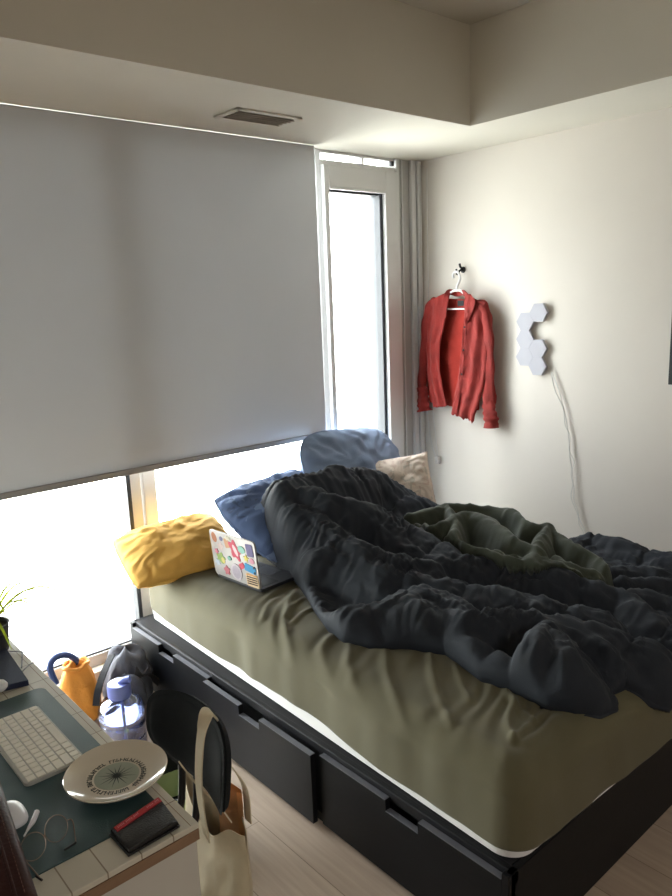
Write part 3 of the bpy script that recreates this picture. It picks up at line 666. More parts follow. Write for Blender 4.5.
# fitted sheet with traced wrinkles
WR = [  # (crest, width, height)
 ([(-1.66,-0.823,0.54),(-1.765,-0.908,0.54),(-1.861,-1.01,0.54),(-1.948,-1.146,0.54),(-2.024,-1.286,0.54),(-2.056,-1.394,0.52)], .020, .012),
 ([(-1.684,-0.898,0.54),(-1.766,-0.934,0.54),(-1.836,-0.988,0.54)], .014, .010),
 ([(-1.698,-1.005,0.54),(-1.771,-1.006,0.54),(-1.851,-1.044,0.54)], .016, .009),
 ([(-1.757,-0.822,0.54),(-1.834,-0.863,0.54),(-1.907,-0.939,0.54)], .016, .008),
 ([(-1.718,-0.848,0.54),(-1.843,-0.931,0.54),(-1.95,-1.057,0.54),(-2.031,-1.212,0.54)], .018, .007),
 ([(-1.819,-1.214,0.54),(-1.913,-1.283,0.54),(-2.001,-1.425,0.54),(-2.052,-1.55,0.53)], .024, .008),
 ([(-1.801,-1.296,0.54),(-1.907,-1.404,0.54),(-1.995,-1.553,0.54),(-2.039,-1.672,0.53)], .024, .008),
 ([(-1.749,-1.41,0.54),(-1.859,-1.525,0.54),(-1.956,-1.67,0.54),(-2.019,-1.793,0.53)], .020, .008),
 ([(-1.677,-1.543,0.54),(-1.782,-1.645,0.54),(-1.872,-1.754,0.54),(-1.932,-1.848,0.54)], .018, .009),
 ([(-1.672,-1.642,0.54),(-1.76,-1.742,0.54),(-1.812,-1.813,0.54)], .016, .007),
 ([(-1.693,-1.856,0.54),(-1.737,-1.902,0.54),(-1.826,-1.953,0.54),(-1.883,-2.012,0.54)], .018, .014),
 ([(-1.707,-1.88,0.54),(-1.747,-1.935,0.54),(-1.77,-1.996,0.54)], .013, .010),
 ([(-1.699,-1.983,0.54),(-1.782,-1.997,0.54),(-1.875,-2.006,0.54)], .016, .012),
 ([(-1.704,-2.021,0.54),(-1.773,-2.032,0.54),(-1.868,-2.038,0.54)], .016, .009),
]
def sheet_detail(X, Y, Z):
    c5, s5 = math.cos(0.03), math.sin(0.03); X, Y = -1.18+(X+1.18)*c5+(Y+1.1)*s5, -1.1-(X+1.18)*s5+(Y+1.1)*c5
    dz = 0.004*fbm(X*3, Y*3, 2)
    for pts, w, h in WR:
        d, v_, al = seg_dist(X, Y, pts); n_ = np.sqrt(np.minimum(1, al/0.05+0.3)); w = w*0.75; dz = dz+1.15*h*np.exp(-(d/w)**2)*n_-0.35*h*np.exp(-(d/(2.2*w))**2)
    # fine pulled creases running off the edge of the duvet
    q = X*0.90+Y*0.42; s = -X*0.42+Y*0.90
    near = np.clip(1-np.abs(X+1.75)/0.30, 0, 1)*np.clip((-Y-0.55)/0.5, 0, 1)
    warp = 0.05*fbm(X*2.3+4, Y*2.3, 2)
    dz = dz+0.0036*near*np.sin((s+warp)*105+2.2*fbm(q*3, s*3, 2))*np.clip(0.5+fbm(q*2.4+8, s*5, 2), 0, 1.2)
    dz = dz+0.0035*fbm(q*3.0, s*16, 2)*np.clip(1-np.abs(X+1.7)/0.5, 0.15, 1)
    dout = 0.006*fbm(Y*6, X*6+Z*2, 2)
    return dz, dout
def hem(X, Y):
    base = 0.335-0.022*np.clip((-Y-0.2)/1.9, 0, 1)+0.008*np.sin(Y*4.3+0.5)+0.005*fbm(Y*5, X*5, 2)
    foot = np.clip((-Y-1.93)/0.12, 0, 1)*np.clip((-X-1.66)/0.1, 0, 1)
    return base+0.004*foot
g = softbox_geo(MX0-0.004, MX1+0.004, MY0-0.006, MY1, MT, BH+0.012, 0.085, 0.0085, zf=sheet_detail, bulge=0.004, hem=hem)
so = obj('fitted_sheet', mrot(g), 'sheet', sharp=180); tag(so, 'creased olive green fitted sheet stretched over the mattress', 'bed sheet')

# ---- duvet
RID = [  # (crest, drop across, reach)
 ([(-1.605,-0.46,0.857),(-1.509,-0.46,0.873),(-1.329,-0.46,0.884),(-1.1,-0.46,0.879),(-0.878,-0.48,0.816),(-0.779,-0.62,0.734),(-0.726,-0.74,0.665)], .07, .16),
 ([(-1.59,-0.451,0.83),(-1.404,-0.552,0.85),(-1.347,-0.719,0.85),(-1.263,-0.875,0.8),(-1.228,-1.04,0.74),(-1.231,-1.243,0.7)], .05, .12),
 ([(-1.261,-1.016,0.73),(-1.27,-1.276,0.69),(-1.15,-1.413,0.68),(-1.079,-1.646,0.67),(-1.027,-1.832,0.65),(-1.078,-1.955,0.63),(-1.131,-2.095,0.6)], .05, .10),
 ([(-1.582,-0.578,0.83),(-1.514,-0.615,0.84),(-1.47,-0.692,0.81),(-1.471,-0.831,0.77),(-1.492,-1.008,0.74),(-1.446,-1.166,0.71),(-1.374,-1.277,0.695)], .06, .10),
 ([(-1.644,-0.625,0.81),(-1.674,-0.682,0.74),(-1.667,-0.74,0.68),(-1.65,-0.793,0.63)], .05, .09),
 ([(-1.628,-0.84,0.69),(-1.554,-0.917,0.71),(-1.517,-1.05,0.7),(-1.508,-1.19,0.69),(-1.458,-1.327,0.67),(-1.397,-1.482,0.665),(-1.319,-1.713,0.665),(-1.256,-1.901,0.65)], .05, .10),
 ([(-1.688,-0.875,0.67),(-1.744,-1.027,0.64),(-1.796,-1.172,0.63)], .05, .08),
 ([(-1.796,-1.172,0.63),(-1.775,-1.248,0.65),(-1.695,-1.328,0.66),(-1.6,-1.353,0.66),(-1.52,-1.383,0.67)], .05, .09),
 ([(-1.822,-1.289,0.61),(-1.763,-1.395,0.6),(-1.713,-1.49,0.59)], .06, .08),
 ([(-1.65,-1.41,0.66),(-1.544,-1.405,0.68),(-1.534,-1.503,0.68),(-1.557,-1.63,0.67),(-1.474,-1.716,0.67),(-1.422,-1.803,0.68),(-1.4,-1.888,0.66),(-1.414,-2.031,0.62),(-1.427,-2.13,0.59),(-1.432,-2.21,0.56)], .06, .11),
 ([(-1.627,-1.466,0.68),(-1.72,-1.599,0.65),(-1.749,-1.726,0.62),(-1.727,-1.797,0.6)], .06, .10),
 ([(-1.587,-1.547,0.65),(-1.65,-1.7,0.64),(-1.653,-1.816,0.63),(-1.662,-1.889,0.61)], .05, .08),
 ([(-1.48,-1.847,0.69),(-1.634,-1.905,0.68),(-1.717,-1.939,0.65),(-1.749,-1.986,0.61)], .05, .065),
 ([(-1.505,-1.891,0.68),(-1.604,-1.999,0.66),(-1.68,-2.075,0.63),(-1.723,-2.125,0.6)], .05, .08),
 ([(-1.705,-2.103,0.6),(-1.683,-2.142,0.59),(-1.636,-2.166,0.58)], .05, .05),
 ([(-1.365,-1.935,0.66),(-1.308,-2.022,0.64),(-1.294,-2.168,0.6)], .05, .08),
 ([(-0.539,-1.39,0.6),(-0.473,-1.427,0.61),(-0.476,-1.593,0.6),(-0.478,-1.803,0.6)], .05, .11),
 ([(-0.761,-1.667,0.61),(-0.685,-1.761,0.605),(-0.619,-1.904,0.6)], .03, .06),
 ([(-0.816,-1.738,0.6),(-0.775,-1.825,0.6),(-0.721,-1.948,0.595)], .03, .05),
 ([(-0.906,-1.824,0.6),(-0.886,-1.898,0.6),(-0.847,-2.037,0.585)], .03, .05),
]
out_w = [(-1.541,-0.345,0.8),(-1.513,-0.363,0.76),(-1.518,-0.425,0.69),(-1.557,-0.551,0.6),(-1.599,-0.706,0.545),(-1.709,-0.954,0.54),(-1.811,-1.178,0.54),(-1.827,-1.3,0.54),(-1.789,-1.39,0.54),(-1.717,-1.493,0.54),(-1.664,-1.595,0.54),(-1.709,-1.768,0.54),(-1.689,-1.86,0.54),(-1.696,-1.982,0.535),(-1.662,-2.053,0.515),(-1.605,-2.096,0.5),(-1.515,-2.109,0.5),(-1.494,-2.069,0.53),(-1.431,-2.078,0.53),(-1.4,-2.129,0.51),(-1.343,-2.175,0.47)]
out_w = [p[:2] for p in out_w]+[(-1.28, -2.16), (-0.48, -2.16), (-0.30, -1.98), (-0.25, -1.6), (-0.24, -0.95), (-0.42, -0.66), (-0.52, -0.34), (-0.9, -0.27), (-1.35, -0.30)]
st = 0.0072
X, Y = np.meshgrid(np.arange(-2.0, -0.15, st), np.arange(-2.34, -0.2, st), indexing='ij')
wx = 0.012*fbm(X*6, Y*6, 2); wy = 0.012*fbm(X*6+9, Y*6+3, 2)
sd = inside_dist(X+wx*0.5, Y+wy*0.5, out_w)
def under(X, Y):
    """surface the bedding lies on"""
    ex = np.clip((X-(MX1-0.06))/0.16, 0, 1); ty = np.clip(((MY0+0.085-0.03*(X+1.18))-Y)/0.085, 0, 1.6); ey = 0.085*(1-np.sqrt(1-np.minimum(ty, 0.93)**2))+0.05*np.maximum(0, ty-0.93)
    return (MT-0.006)-0.20*ex*ex*(3-2*ex)-ey
U0 = under(X, Y)
acc = np.zeros(X.shape); k_ = 0.006; amp = np.zeros(X.shape); AL = np.zeros(X.shape); DD = np.full(X.shape, 9.)
base_h = U0+0.03+0.16*np.exp(-((Y+0.45)/0.28)**2)*np.clip((X+1.75)/0.25, 0, 1)*np.clip((-0.45-X)/0.35, 0, 1)
acc = np.exp((base_h-0.7)/k_); bestv = base_h.copy()
for pts, drop, reach in RID:
    d, zc, al = seg_dist(X+wx, Y+wy, pts)
    drop *= 1.55; reach *= 0.92
    zc = zc+0.008*fbm(al*7, d*7+len(pts), 2); hh = zc-drop*(d/reach)**2-0.10*np.maximum(0, d/reach-1.2)**2
    hh = hh-np.maximum(0, (MX1-0.10)*0+(X-(MX1-0.02)))*0.9
    m_ = hh > bestv; bestv = np.where(m_, hh, bestv); AL = np.where(m_, al, AL); DD = np.where(m_, d/reach, DD)
    acc = acc+np.exp((hh-0.7)/k_)
H = 0.7+k_*np.log(acc)
# puckers across each fold, strongest near creases, and broad crumple
H = H+0.0040*np.sin(AL*95+3*fbm(X*9, Y*9, 2))*np.clip(DD, 0, 1.2)*np.clip(0.6+fbm(X*5+3, Y*5, 2), 0, 1.3)
H = H+0.006*fbm(X*8, Y*8, 3)+0.0040*(1-2*np.abs(fbm(X*15+3*wx, Y*15, 2)))
H = H+0.0055*fbm(AL*5+2*wx, DD*3.2+AL*0.7, 3)*np.clip(1.4-DD, 0, 1)
H = H+0.0030*(1-2.2*np.abs(fbm(AL*9+4, DD*2.5, 2)))*np.clip(DD*1.5, 0.2, 1)
# quilted channels stitched in squares
ca, sa_ = math.cos(0.10), math.sin(0.10)
QX = (X*ca+Y*sa_+0.07*fbm(X*2.4, Y*2.4, 2)+1.2*wx)/0.27; QY = (-X*sa_+Y*ca+0.06*fbm(X*2.4+5, Y*2.4, 2)+1.2*wy)/0.27
H = H+0.018*(np.abs(np.sin(PI*QX))*np.abs(np.sin(PI*QY)))**0.45-0.012
for Q, Qo in ((QX, QY), (QY, QX)):
    dq = np.abs(Q-np.round(Q))*0.27
    H = H-0.006*np.exp(-(dq/0.006)**2)+0.0055*np.exp(-((dq-0.022)/0.026)**2)*np.sin(Qo*0.27*210+4*fbm(X*11, Y*11, 2))*np.clip(0.6+fbm(X*6, Y*6+9, 2), 0, 1.2)
H = H+0.0038*(1-2.5*np.abs(fbm(X*26+wy*60, Y*13+wx*60, 2)))
# the rim rolls over: cloth bulges out past its footprint and tucks back under
ER, ED, TH0 = 0.046, 0.085, -0.6
gxx, gyy = np.gradient(sd, st); gl_ = np.hypot(gxx, gyy)+1e-6; gxx, gyy = gxx/gl_, gyy/gl_
q = np.clip(sd/ED, 0, 1); th = TH0+(PI/2-TH0)*q
edge = (np.sin(th)-math.sin(TH0))/(1-math.sin(TH0)); des = ER*(1-np.cos(th))+ (sd-ED)*(q >= 1)
des = np.where(q >= 1, sd, ER*(1-np.cos(th))*1.0+(ED-ER)*np.clip(q*1.6-0.6, 0, 1)**1.5)
H = U0+0.002+(np.maximum(H, U0+0.02)-U0)*edge
sft = np.clip(sd, 0, 9)-des; XX = X-gxx*(-sft); YY = Y-gyy*(-sft)
sft = np.where(sd < ED, des-np.clip(sd, -st, 9), 0.0)
XX = X+gxx*sft; YY = Y+gyy*sft
du = obj('duvet', heightmesh(XX, YY, H, sd > -0.7*st, U0+0.0015), 'duvet', sharp=180)
tag(du, 'charcoal quilted duvet heaped in loose folds across the bed', 'duvet')
def duvet_z(x, y):
    i = int(round((x-X[0, 0])/st)); j = int(round((y-Y[0, 0])/st)); i = min(max(i, 0), X.shape[0]-1); j = min(max(j, 0), X.shape[1]-1); return float(H[i, j])

# ---- dark green blanket on the duvet
gout = [(-1.097,-0.863,0.72),(-0.975,-0.816,0.72),(-0.945,-0.897,0.72),(-0.781,-0.862,0.71),(-0.777,-0.941,0.71),(-0.657,-0.951,0.7),(-0.609,-1.029,0.69),(-0.614,-1.141,0.68),(-0.612,-1.296,0.67),(-0.676,-1.385,0.66),(-0.745,-1.564,0.65),(-0.815,-1.671,0.65),(-0.906,-1.761,0.64),(-1.002,-1.751,0.65),(-1.065,-1.69,0.655),(-1.132,-1.589,0.67),(-1.185,-1.497,0.68),(-1.197,-1.37,0.69),(-1.192,-1.269,0.7),(-1.171,-1.151,0.7),(-1.169,-1.085,0.71),(-1.121,-0.986,0.72)]
gout = [p[:2] for p in gout]
GR = [([(-1.101,-0.885,0.73),(-1.006,-0.951,0.74),(-0.903,-0.977,0.74),(-0.791,-1.054,0.735),(-0.767,-1.171,0.73),(-0.813,-1.329,0.72),(-0.783,-1.395,0.71)], .05, .05),
      ([(-1.14,-0.97,0.73),(-1.169,-1.106,0.74),(-1.083,-1.128,0.75),(-0.944,-1.11,0.74),(-0.966,-1.252,0.74),(-1.042,-1.422,0.73),(-1.06,-1.54,0.715)], .05, .05),
      ([(-1.177,-1.102,0.72),(-1.198,-1.215,0.73),(-1.21,-1.333,0.72),(-1.187,-1.476,0.71),(-1.149,-1.579,0.695)], .05, .05),
      ([(-0.943,-1,0.74),(-1.058,-1.15,0.74),(-1.188,-1.227,0.73)], .05, .035),
      ([(-0.783,-1.395,0.71),(-0.982,-1.489,0.71),(-1.133,-1.556,0.7)], .05, .04),
      ([(-0.765,-1.369,0.7),(-0.851,-1.547,0.69),(-0.888,-1.67,0.67),(-0.938,-1.754,0.655)], .05, .05),
      ([(-1.001,-1.589,0.68),(-1.013,-1.678,0.66),(-0.985,-1.742,0.65)], .04, .04)]
sg = 0.006
gx = [p[0] for p in gout]; gy = [p[1] for p in gout]
GX, GY = np.meshgrid(np.arange(min(gx)-.02, max(gx)+.02, sg), np.arange(min(gy)-.02, max(gy)+.02, sg), indexing='ij')
ii = np.clip(((GX-X[0, 0])/st).round().astype(int), 0, X.shape[0]-1); jj = np.clip(((GY-Y[0, 0])/st).round().astype(int), 0, X.shape[1]-1)
DU = H[ii, jj]; sdg = inside_dist(GX+0.012*fbm(GX*14, GY*14, 2), GY+0.012*fbm(GX*14+7, GY*14, 2), gout)
acc = np.exp((DU+0.012-0.7)/0.006); AL = np.zeros(GX.shape); DD = np.ones(GX.shape)*2; bv = DU.copy()
wx = 0.016*fbm(GX*9, GY*9, 2); wy = 0.016*fbm(GX*9+9, GY*9+3, 2)
for pts, drop, reach in GR:
    d, zc, al = seg_dist(GX+wx, GY+wy, pts); drop *= 1.3; hh = zc+0.012-drop*(d/reach)**2; acc = acc+np.exp((np.maximum(hh, 0)-0.7)/0.006)
    m_ = hh > bv; bv = np.where(m_, hh, bv); AL = np.where(m_, al, AL); DD = np.where(m_, d/reach, DD)
GH = 0.7+0.006*np.log(acc)+0.005*fbm(GX*10, GY*10, 3)+0.004*(1-2*np.abs(fbm(GX*18, GY*18, 2)))
ed = np.clip(sdg/0.03, 0, 1); GH = DU+0.004+np.maximum(GH-DU, 0.010)*np.sqrt(np.clip(1-(1-ed)**2, 0, 1))
gb = obj('throw_blanket', heightmesh(GX, GY, GH, sdg > 0, DU-0.002), 'green', sharp=180)
tag(gb, 'crumpled dark green fleece blanket lying on top of the duvet', 'blanket')

# ---- pillows
def pillow(name, label, w, h, t, mtx, m, **k):
    th = thing(name, label, 'pillow', mtx.translation-Vector((0, 0, t/2)))
    g, seam = pillow_geo(w, h, t, mtx, **k)
    po = obj('pillow_cover', g, m, th, sharp=180); obj('seam_piping', tube(seam, 0.0028, 6, closed=True, n=1), m, th); return th
pillow('pillow', 'mustard yellow pillow at the open left side of the bed head', 0.50, 0.32, 0.18, basis((-1.845, -0.215, 0.615), (1, -0.12, 0.06), (0.1, 0.9, 0.5)), 'yellow', seed=3, wr=1.1, pinch=0.03, rnd=0.5)
pillow('pillow', 'plain dusty blue pillow propped upright against the casement window', 0.76, 0.54, 0.22, basis((-0.74, -0.21, 0.73), (1, 0.10, -0.10), (0, 0.45, 0.9)), 'blue', seed=8, wr=2.0, pinch=0.0, rnd=1.0)
pillow('pillow', 'beige floral pillow in the corner beside the blue one', 0.42, 0.36, 0.16, basis((-0.63, -0.37, 0.665), (0.78, -0.60, 0.10), (0.1, 0.5, 0.7)), 'dusty', seed=12, pinch=0.06)
pillow('pillow', 'blue patterned pillow half buried under the duvet behind the laptop', 0.66, 0.50, 0.20, basis((-1.30, -0.34, 0.68), (1, 0.12, 0.02), (-0.15, 0.8, 0.45)), 'bluefloral', seed=5, wr=1.8, pinch=0.02, rnd=0.7)

# ---- laptop on the bed
LP0, LP1, LP2 = [Vector(p) for p in [(-1.808,-0.479,0.548),(-1.783,-0.765,0.548),(-1.608,-0.771,0.548)]]
hd = (LP1-LP0); Lw = hd.length; hd.normalize(); bd = (LP2-LP1); bd = (bd-hd*bd.dot(hd)).normalized(); bd.z = 0
zt = Vector((0, 0, 1))
lt = thing('laptop', 'silver laptop covered in colourful stickers standing open on the olive sheet', 'laptop', ((LP0+LP1)/2)[:])
M['deck'] = mat('dark_grey_aluminium', srgb(58, 59, 63), 0.4, metal=0.3, noise=0.03)
mb = Matrix(((hd.x, bd.x, 0, LP0.x), (hd.y, bd.y, 0, LP0.y), (0, 0, 1, LP0.z), (0, 0, 0, 1)))
W_, D_ = Lw, Lw*0.70
lb = obj('laptop_base', prism(roundrect(0, W_, 0, D_, 0.012), 0, 0.013, bev=0.003, mtx=mb), 'deck', lt, smooth=False)
obj('laptop_keyboard', prism(roundrect(W_*.06, W_*.94, D_*.08, D_*.52, 0.004), 0.0125, 0.0137, mtx=mb), 'lap_keys', lb, smooth=False)
obj('trackpad', prism(roundrect(W_*.33, W_*.67, D_*.58, D_*.95, 0.004), 0.0125, 0.0135, mtx=mb), mat('trackpad_grey', srgb(74, 74, 79), 0.3, noise=0.02), lb, smooth=False)
LT0 = Vector([(-1.832,-0.409,0.735)][0]); lv = (LT0-LP0-Vector((0, 0, .012))); lv = (lv-hd*lv.dot(hd)).normalized(); Lh = D_*1.0
ln = hd.cross(lv); 
if ln.dot(bd) > 0: ln = -ln          # outward, away from the keyboard
base0 = LP0+Vector((0, 0, 0.013))
mlid = Matrix(((hd.x, lv.x, ln.x, base0.x), (hd.y, lv.y, ln.y, base0.y), (hd.z, lv.z, ln.z, base0.z), (0, 0, 0, 1)))
ll = obj('laptop_lid', prism(roundrect(0, W_, 0, Lh, 0.014), -0.003, 0.004, bev=0.0015, mtx=mlid), 'laptop', lt, smooth=False)
obj('screen', prism(roundrect(0.006, W_-.006, 0.008, Lh-.006, 0.008), -0.0042, -0.003, mtx=mlid), 'screen', ll, smooth=False)
scol = {}
def smat(c):
    if c not in scol: scol[c] = mat('sticker_print', srgb(*[int(q*0.84) for q in c]), 0.6, noise=0.08, nscale=60)
    return scol[c]
def sticker(kind, u, v, a, b_, rot, c, lift=0.0045):
    if kind == 'o': P = [(a*math.cos(t*PI/12), b_*math.sin(t*PI/12)) for t in range(24)]
    elif kind == 's': P = [((a if t % 2 == 0 else a*.5)*math.cos(t*PI/5), (b_ if t % 2 == 0 else b_*.5)*math.sin(t*PI/5)) for t in range(10)]
    elif kind == 'b': P = [(a*(1+.22*math.sin(5*t*PI/14+u*40))*math.cos(t*PI/14), b_*(1+.22*math.sin(5*t*PI/14+u*40))*math.sin(t*PI/14)) for t in range(28)]
    else: P = roundrect(-a, a, -b_, b_, min(a, b_)*.25)
    cr, sr_ = math.cos(rot), math.sin(rot); P = [(min(W_-.003, max(.003, u*W_+x*cr-y*sr_)), min(Lh-.003, max(.003, v*Lh+x*sr_+y*cr))) for x, y in P]
    obj('sticker', prism(P, 0.0038, lift, mtx=mlid), smat(c), ll, smooth=False)
i_ = 0
for s in [('o', .10, .85, .016, .022, .3, (176, 104, 62)), ('b', .05, .68, .011, .016, 0, (208, 196, 190)), ('o', .26, .86, .011, .010, 0, (120, 112, 150)), ('b', .22, .68, .020, .016, .4, (214, 190, 186)),
          ('r', .38, .80, .014, .020, .2, (206, 150, 110)), ('b', .19, .42, .026, .022, 0, (150, 180, 96)), ('o', .24, .38, .010, .014, .5, (230, 214, 120)), ('b', .10, .30, .016, .014, 0, (196, 206, 222)),
          ('b', .55, .70, .028, .042, .5, (218, 70, 96)), ('o', .56, .70, .010, .026, .5, (250, 206, 212)), ('r', .66, .40, .016, .012, .5, (204, 52, 80)), ('o', .70, .76, .022, .016, 0, (150, 206, 190)),
          ('r', .88, .80, .020, .026, .1, (96, 84, 140)), ('s', .78, .60, .018, .018, .2, (226, 206, 90)), ('o', .90, .58, .014, .012, 0, (222, 150, 172)), ('r', .84, .40, .033, .016, -.12, (20, 150, 210)),
          ('b', .30, .18, .018, .018, 0, (214, 120, 130)), ('o', .52, .22, .034, .036, 0, (214, 202, 210)), ('o', .52, .22, .026, .028, 0, (186, 176, 190)), ('r', .855, .15, .036, .028, .05, (236, 206, 160)),
          ('s', .12, .55, .014, .014, 0, (230, 130, 150)), ('o', .40, .48, .012, .010, 0, (110, 170, 150)), ('b', .42, .92, .018, .008, 0, (226, 216, 190))]:
    i_ += 1; sticker(*s, lift=0.0044+0.00012*i_)
for k in range(4): sticker('r', .855, .08+.048*k, .031, .0026, .05, (70, 42, 26), lift=0.0078)
sticker('r', .855, .27, .031, .002, .05, (214, 140, 50), lift=0.0078)
for q in range(2): sticker('o', .93, .34+.11*q, .005, .005, 0, (20, 30, 44), lift=0.0078)
obj('hinge', tube([base0+hd*0.02, base0+hd*(W_-0.02)], 0.005, 8), 'black_metal', lt)

# ================================================================ THE DESK
DX1, DY0, DY1, DZ = -2.752, -1.938, -0.865, 0.74
DX0 = -3.42
dk = thing('desk', 'desk with a cream tiled top and brown wooden front edge', 'desk', (DX1, DY0, 0))
bm = box(DX0, DX1, DY0, DY1, DZ-0.012, DZ, bev=0.0015)
obj('tabletop', bm, 'tile', dk, smooth=False)
obj('tile_joint', box(-2.7675, -2.7662, DY0+0.002, DY1, DZ-0.002, DZ+0.00015), 'wood_edge', dk, smooth=False)
obj('wooden_edge', box(DX0, DX1-0.0005, DY0-0.001, DY0+0.02, DZ-0.034, DZ-0.0125), 'wood_edge', dk, smooth=False, label='brown wooden front edge')
obj('top_core', box(DX0, DX1-0.0005, DY0+0.02, DY1, DZ-0.034, DZ-0.0125), 'desk_white', dk, smooth=False)
obj('end_panel', box(DX0, DX1-0.004, DY0+0.004, DY0+0.03, 0.0, DZ-0.034, bev=0.002), 'desk_white', dk, smooth=False)
obj('end_panel', box(DX0, DX1-0.12, DY1-0.04, DY1-0.015, 0.0, DZ-0.034, bev=0.002), 'desk_white', dk, smooth=False)

o = obj('desk_mat', prism(roundrect(-3.32, -2.782, -1.862, -1.238, 0.022), DZ+0.0003, DZ+0.0028), 'teal', smooth=False)
tag(o, 'dark teal leather-look mat under the keyboard on the desk', 'desk mat')
# keyboard
KX0, KX1, KY0, KY1, KZ = -2.951, -2.828, -1.617, -1.330, DZ+0.003
kb = thing('keyboard', 'white compact keyboard lying on the teal desk mat', 'keyboard', ((KX0+KX1)/2, (KY0+KY1)/2, KZ))
obj('keyboard_body', prism(roundrect(KX0, KX1, KY0, KY1, 0.009), KZ, KZ+0.007, bev=0.0015), 'keyboard', kb, smooth=False)
pk = None; kr = (KX1-KX0-0.008)/6
def key(x0, x1, y0, y1):
    obj('key', box(x0, x1, y0, y1, KZ+0.0066, KZ+0.0092, bev=0.0008, seg=1), 'keycap', kb, smooth=False)
Ly = KY1-KY0-0.008
for row in range(6):
    x1_ = KX1-0.004-row*kr; x0_ = x1_-kr+0.0022
    if row == 0: ws = [1, 1, 1, 1.25, 5, 1.25, 1, 1, 1, 1]
    elif row == 1: ws = [2.25]+[1]*10+[2.25]
    elif row == 2: ws = [1.75]+[1]*11+[1.75]
    elif row == 3: ws = [1.5]+[1]*12+[1]
    elif row == 4: ws = [1]*13+[1.5]
    else: ws = [1.04]*14
    k = Ly/sum(ws); y = KY0+0.004
    for w in ws: key(x0_, x1_, y+0.0011, y+w*k-0.0011); y += w*k

# plate
PXC, PYC, PZ = -2.807, -1.718, DZ+0.0032
pt = thing('plate', 'round cream plate with a dark starburst and lettering ring on the desk mat', 'plate', (PXC, PYC, PZ))
prof = [(0, 0.004), (0.055, 0.004), (0.060, 0.000), (0.064, 0.0), (0.072, 0.006), (0.090, 0.014), (0.099, 0.019), (0.1005, 0.0215), (0.099, 0.0228), (0.090, 0.0178), (0.074, 0.0102), (0.064, 0.0072), (0, 0.0068)]
obj('plate_body', lathe(prof, PXC, PYC, PZ, 72), 'plate', pt, sharp=60)
obj('centre_glaze', lathe([(0, 0.0068), (0.044, 0.0068), (0.044, 0.0072), (0, 0.0072)], PXC, PYC, PZ, 48), 'ink_soft', pt, label='pale green glazed centre', smooth=False)
bm = bmesh.new()
for k in range(16):
    a = 2*PI*k/16+0.1; L = 0.040 if k % 2 == 0 else 0.030; w = 0.0016
    d = Vector((math.cos(a), math.sin(a), 0)); n = Vector((-d.y, d.x, 0)); c = Vector((PXC, PYC, PZ+0.00735))
    bm.faces.new([bm.verts.new(c+n*w), bm.verts.new(c+d*L), bm.verts.new(c-n*w)])
lathe([(0, 0.0074), (0.004, 0.0074), (0.005, 0.0072)], PXC, PYC, PZ, 12, bm=bm)
obj('starburst', bm, 'ink', pt, smooth=False, label='dark thin-rayed starburst')
bm = bmesh.new(); random.seed(3)
for k in range(46):
    if k % 12 == 11: continue
    a = 2*PI*k/46; mt_ = Matrix.Translation((PXC+0.0525*math.cos(a), PYC+0.0525*math.sin(a), 0)) @ Matrix.Rotation(a-PI/2, 4, 'Z')
    addbox(bm, -0.0030, -0.0010, -0.0052, 0.0052, PZ+0.0066, PZ+0.0074, mtx=mt_)
    q = random.choice((-0.0035, 0.0, 0.0035)); addbox(bm, -0.0030, 0.0024, q-0.0010, q+0.0010, PZ+0.0066, PZ+0.0074, mtx=mt_)
    if random.random() < 0.6: addbox(bm, 0.0010, 0.0026, -0.0048, random.choice((0.0, 0.004)), PZ+0.0066, PZ+0.0074, mtx=mt_)
obj('lettering_ring', bm, 'ink', pt, smooth=False, label='ring of dark lettering')

# wallet
wq = [Vector(p) for p in [(-2.888,-1.861,0.752),(-2.776,-1.84,0.752),(-2.784,-1.93,0.752),(-2.886,-1.933,0.752)]]
wt = thing('wallet', 'black leather wallet with a red band at the desk front corner', 'wallet', ((wq[0]+wq[2])/2)[:2]+(DZ+0.003,))
def quadprism(Q, z0, z1, bev=0.002, inset=0.0):
    c = sum(Q, Vector())/4; Q = [q+(c-q)*inset for q in Q]; return prism([(q.x, q.y) for q in Q], z0, z1, bev=bev)
obj('wallet_cover', quadprism(wq, DZ+0.0032, DZ+0.0075, 0.001), 'wallet', wt, smooth=False)
obj('wallet_body', quadprism(wq, DZ+0.0076, DZ+0.017, 0.0025, 0.06), 'wallet', wt)
e1 = (wq[1]-wq[0]); e2 = (wq[3]-wq[0])
bq = [wq[0]+e1*.07+e2*.06, wq[0]+e1*.94+e2*.06, wq[0]+e1*.94+e2*.26, wq[0]+e1*.07+e2*.26]
bd_ = obj('red_band', quadprism(bq, DZ+0.0165, DZ+0.0186, 0.0005), 'band_red', wt, smooth=False, label='red band with tiny pale print')
bm = bmesh.new()
for (s0, s1) in ((.12, .52), (.68, .92)):
    n = int((s1-s0)*40)
    for k in range(n):
        if k % 6 == 5: continue
        a = wq[0]+e1*(s0+(s1-s0)*k/n)+e2*.12; b_ = e1.normalized()*0.0012; cdir = e2.normalized()*(0.0032 if k % 2 else 0.0042)
        prism([(v_.x, v_.y) for v_ in (a, a+b_, a+b_+cdir, a+cdir)], DZ+0.0186, DZ+0.0189, bm=bm)
obj('band_print', bm, 'band_text', bd_, smooth=False)

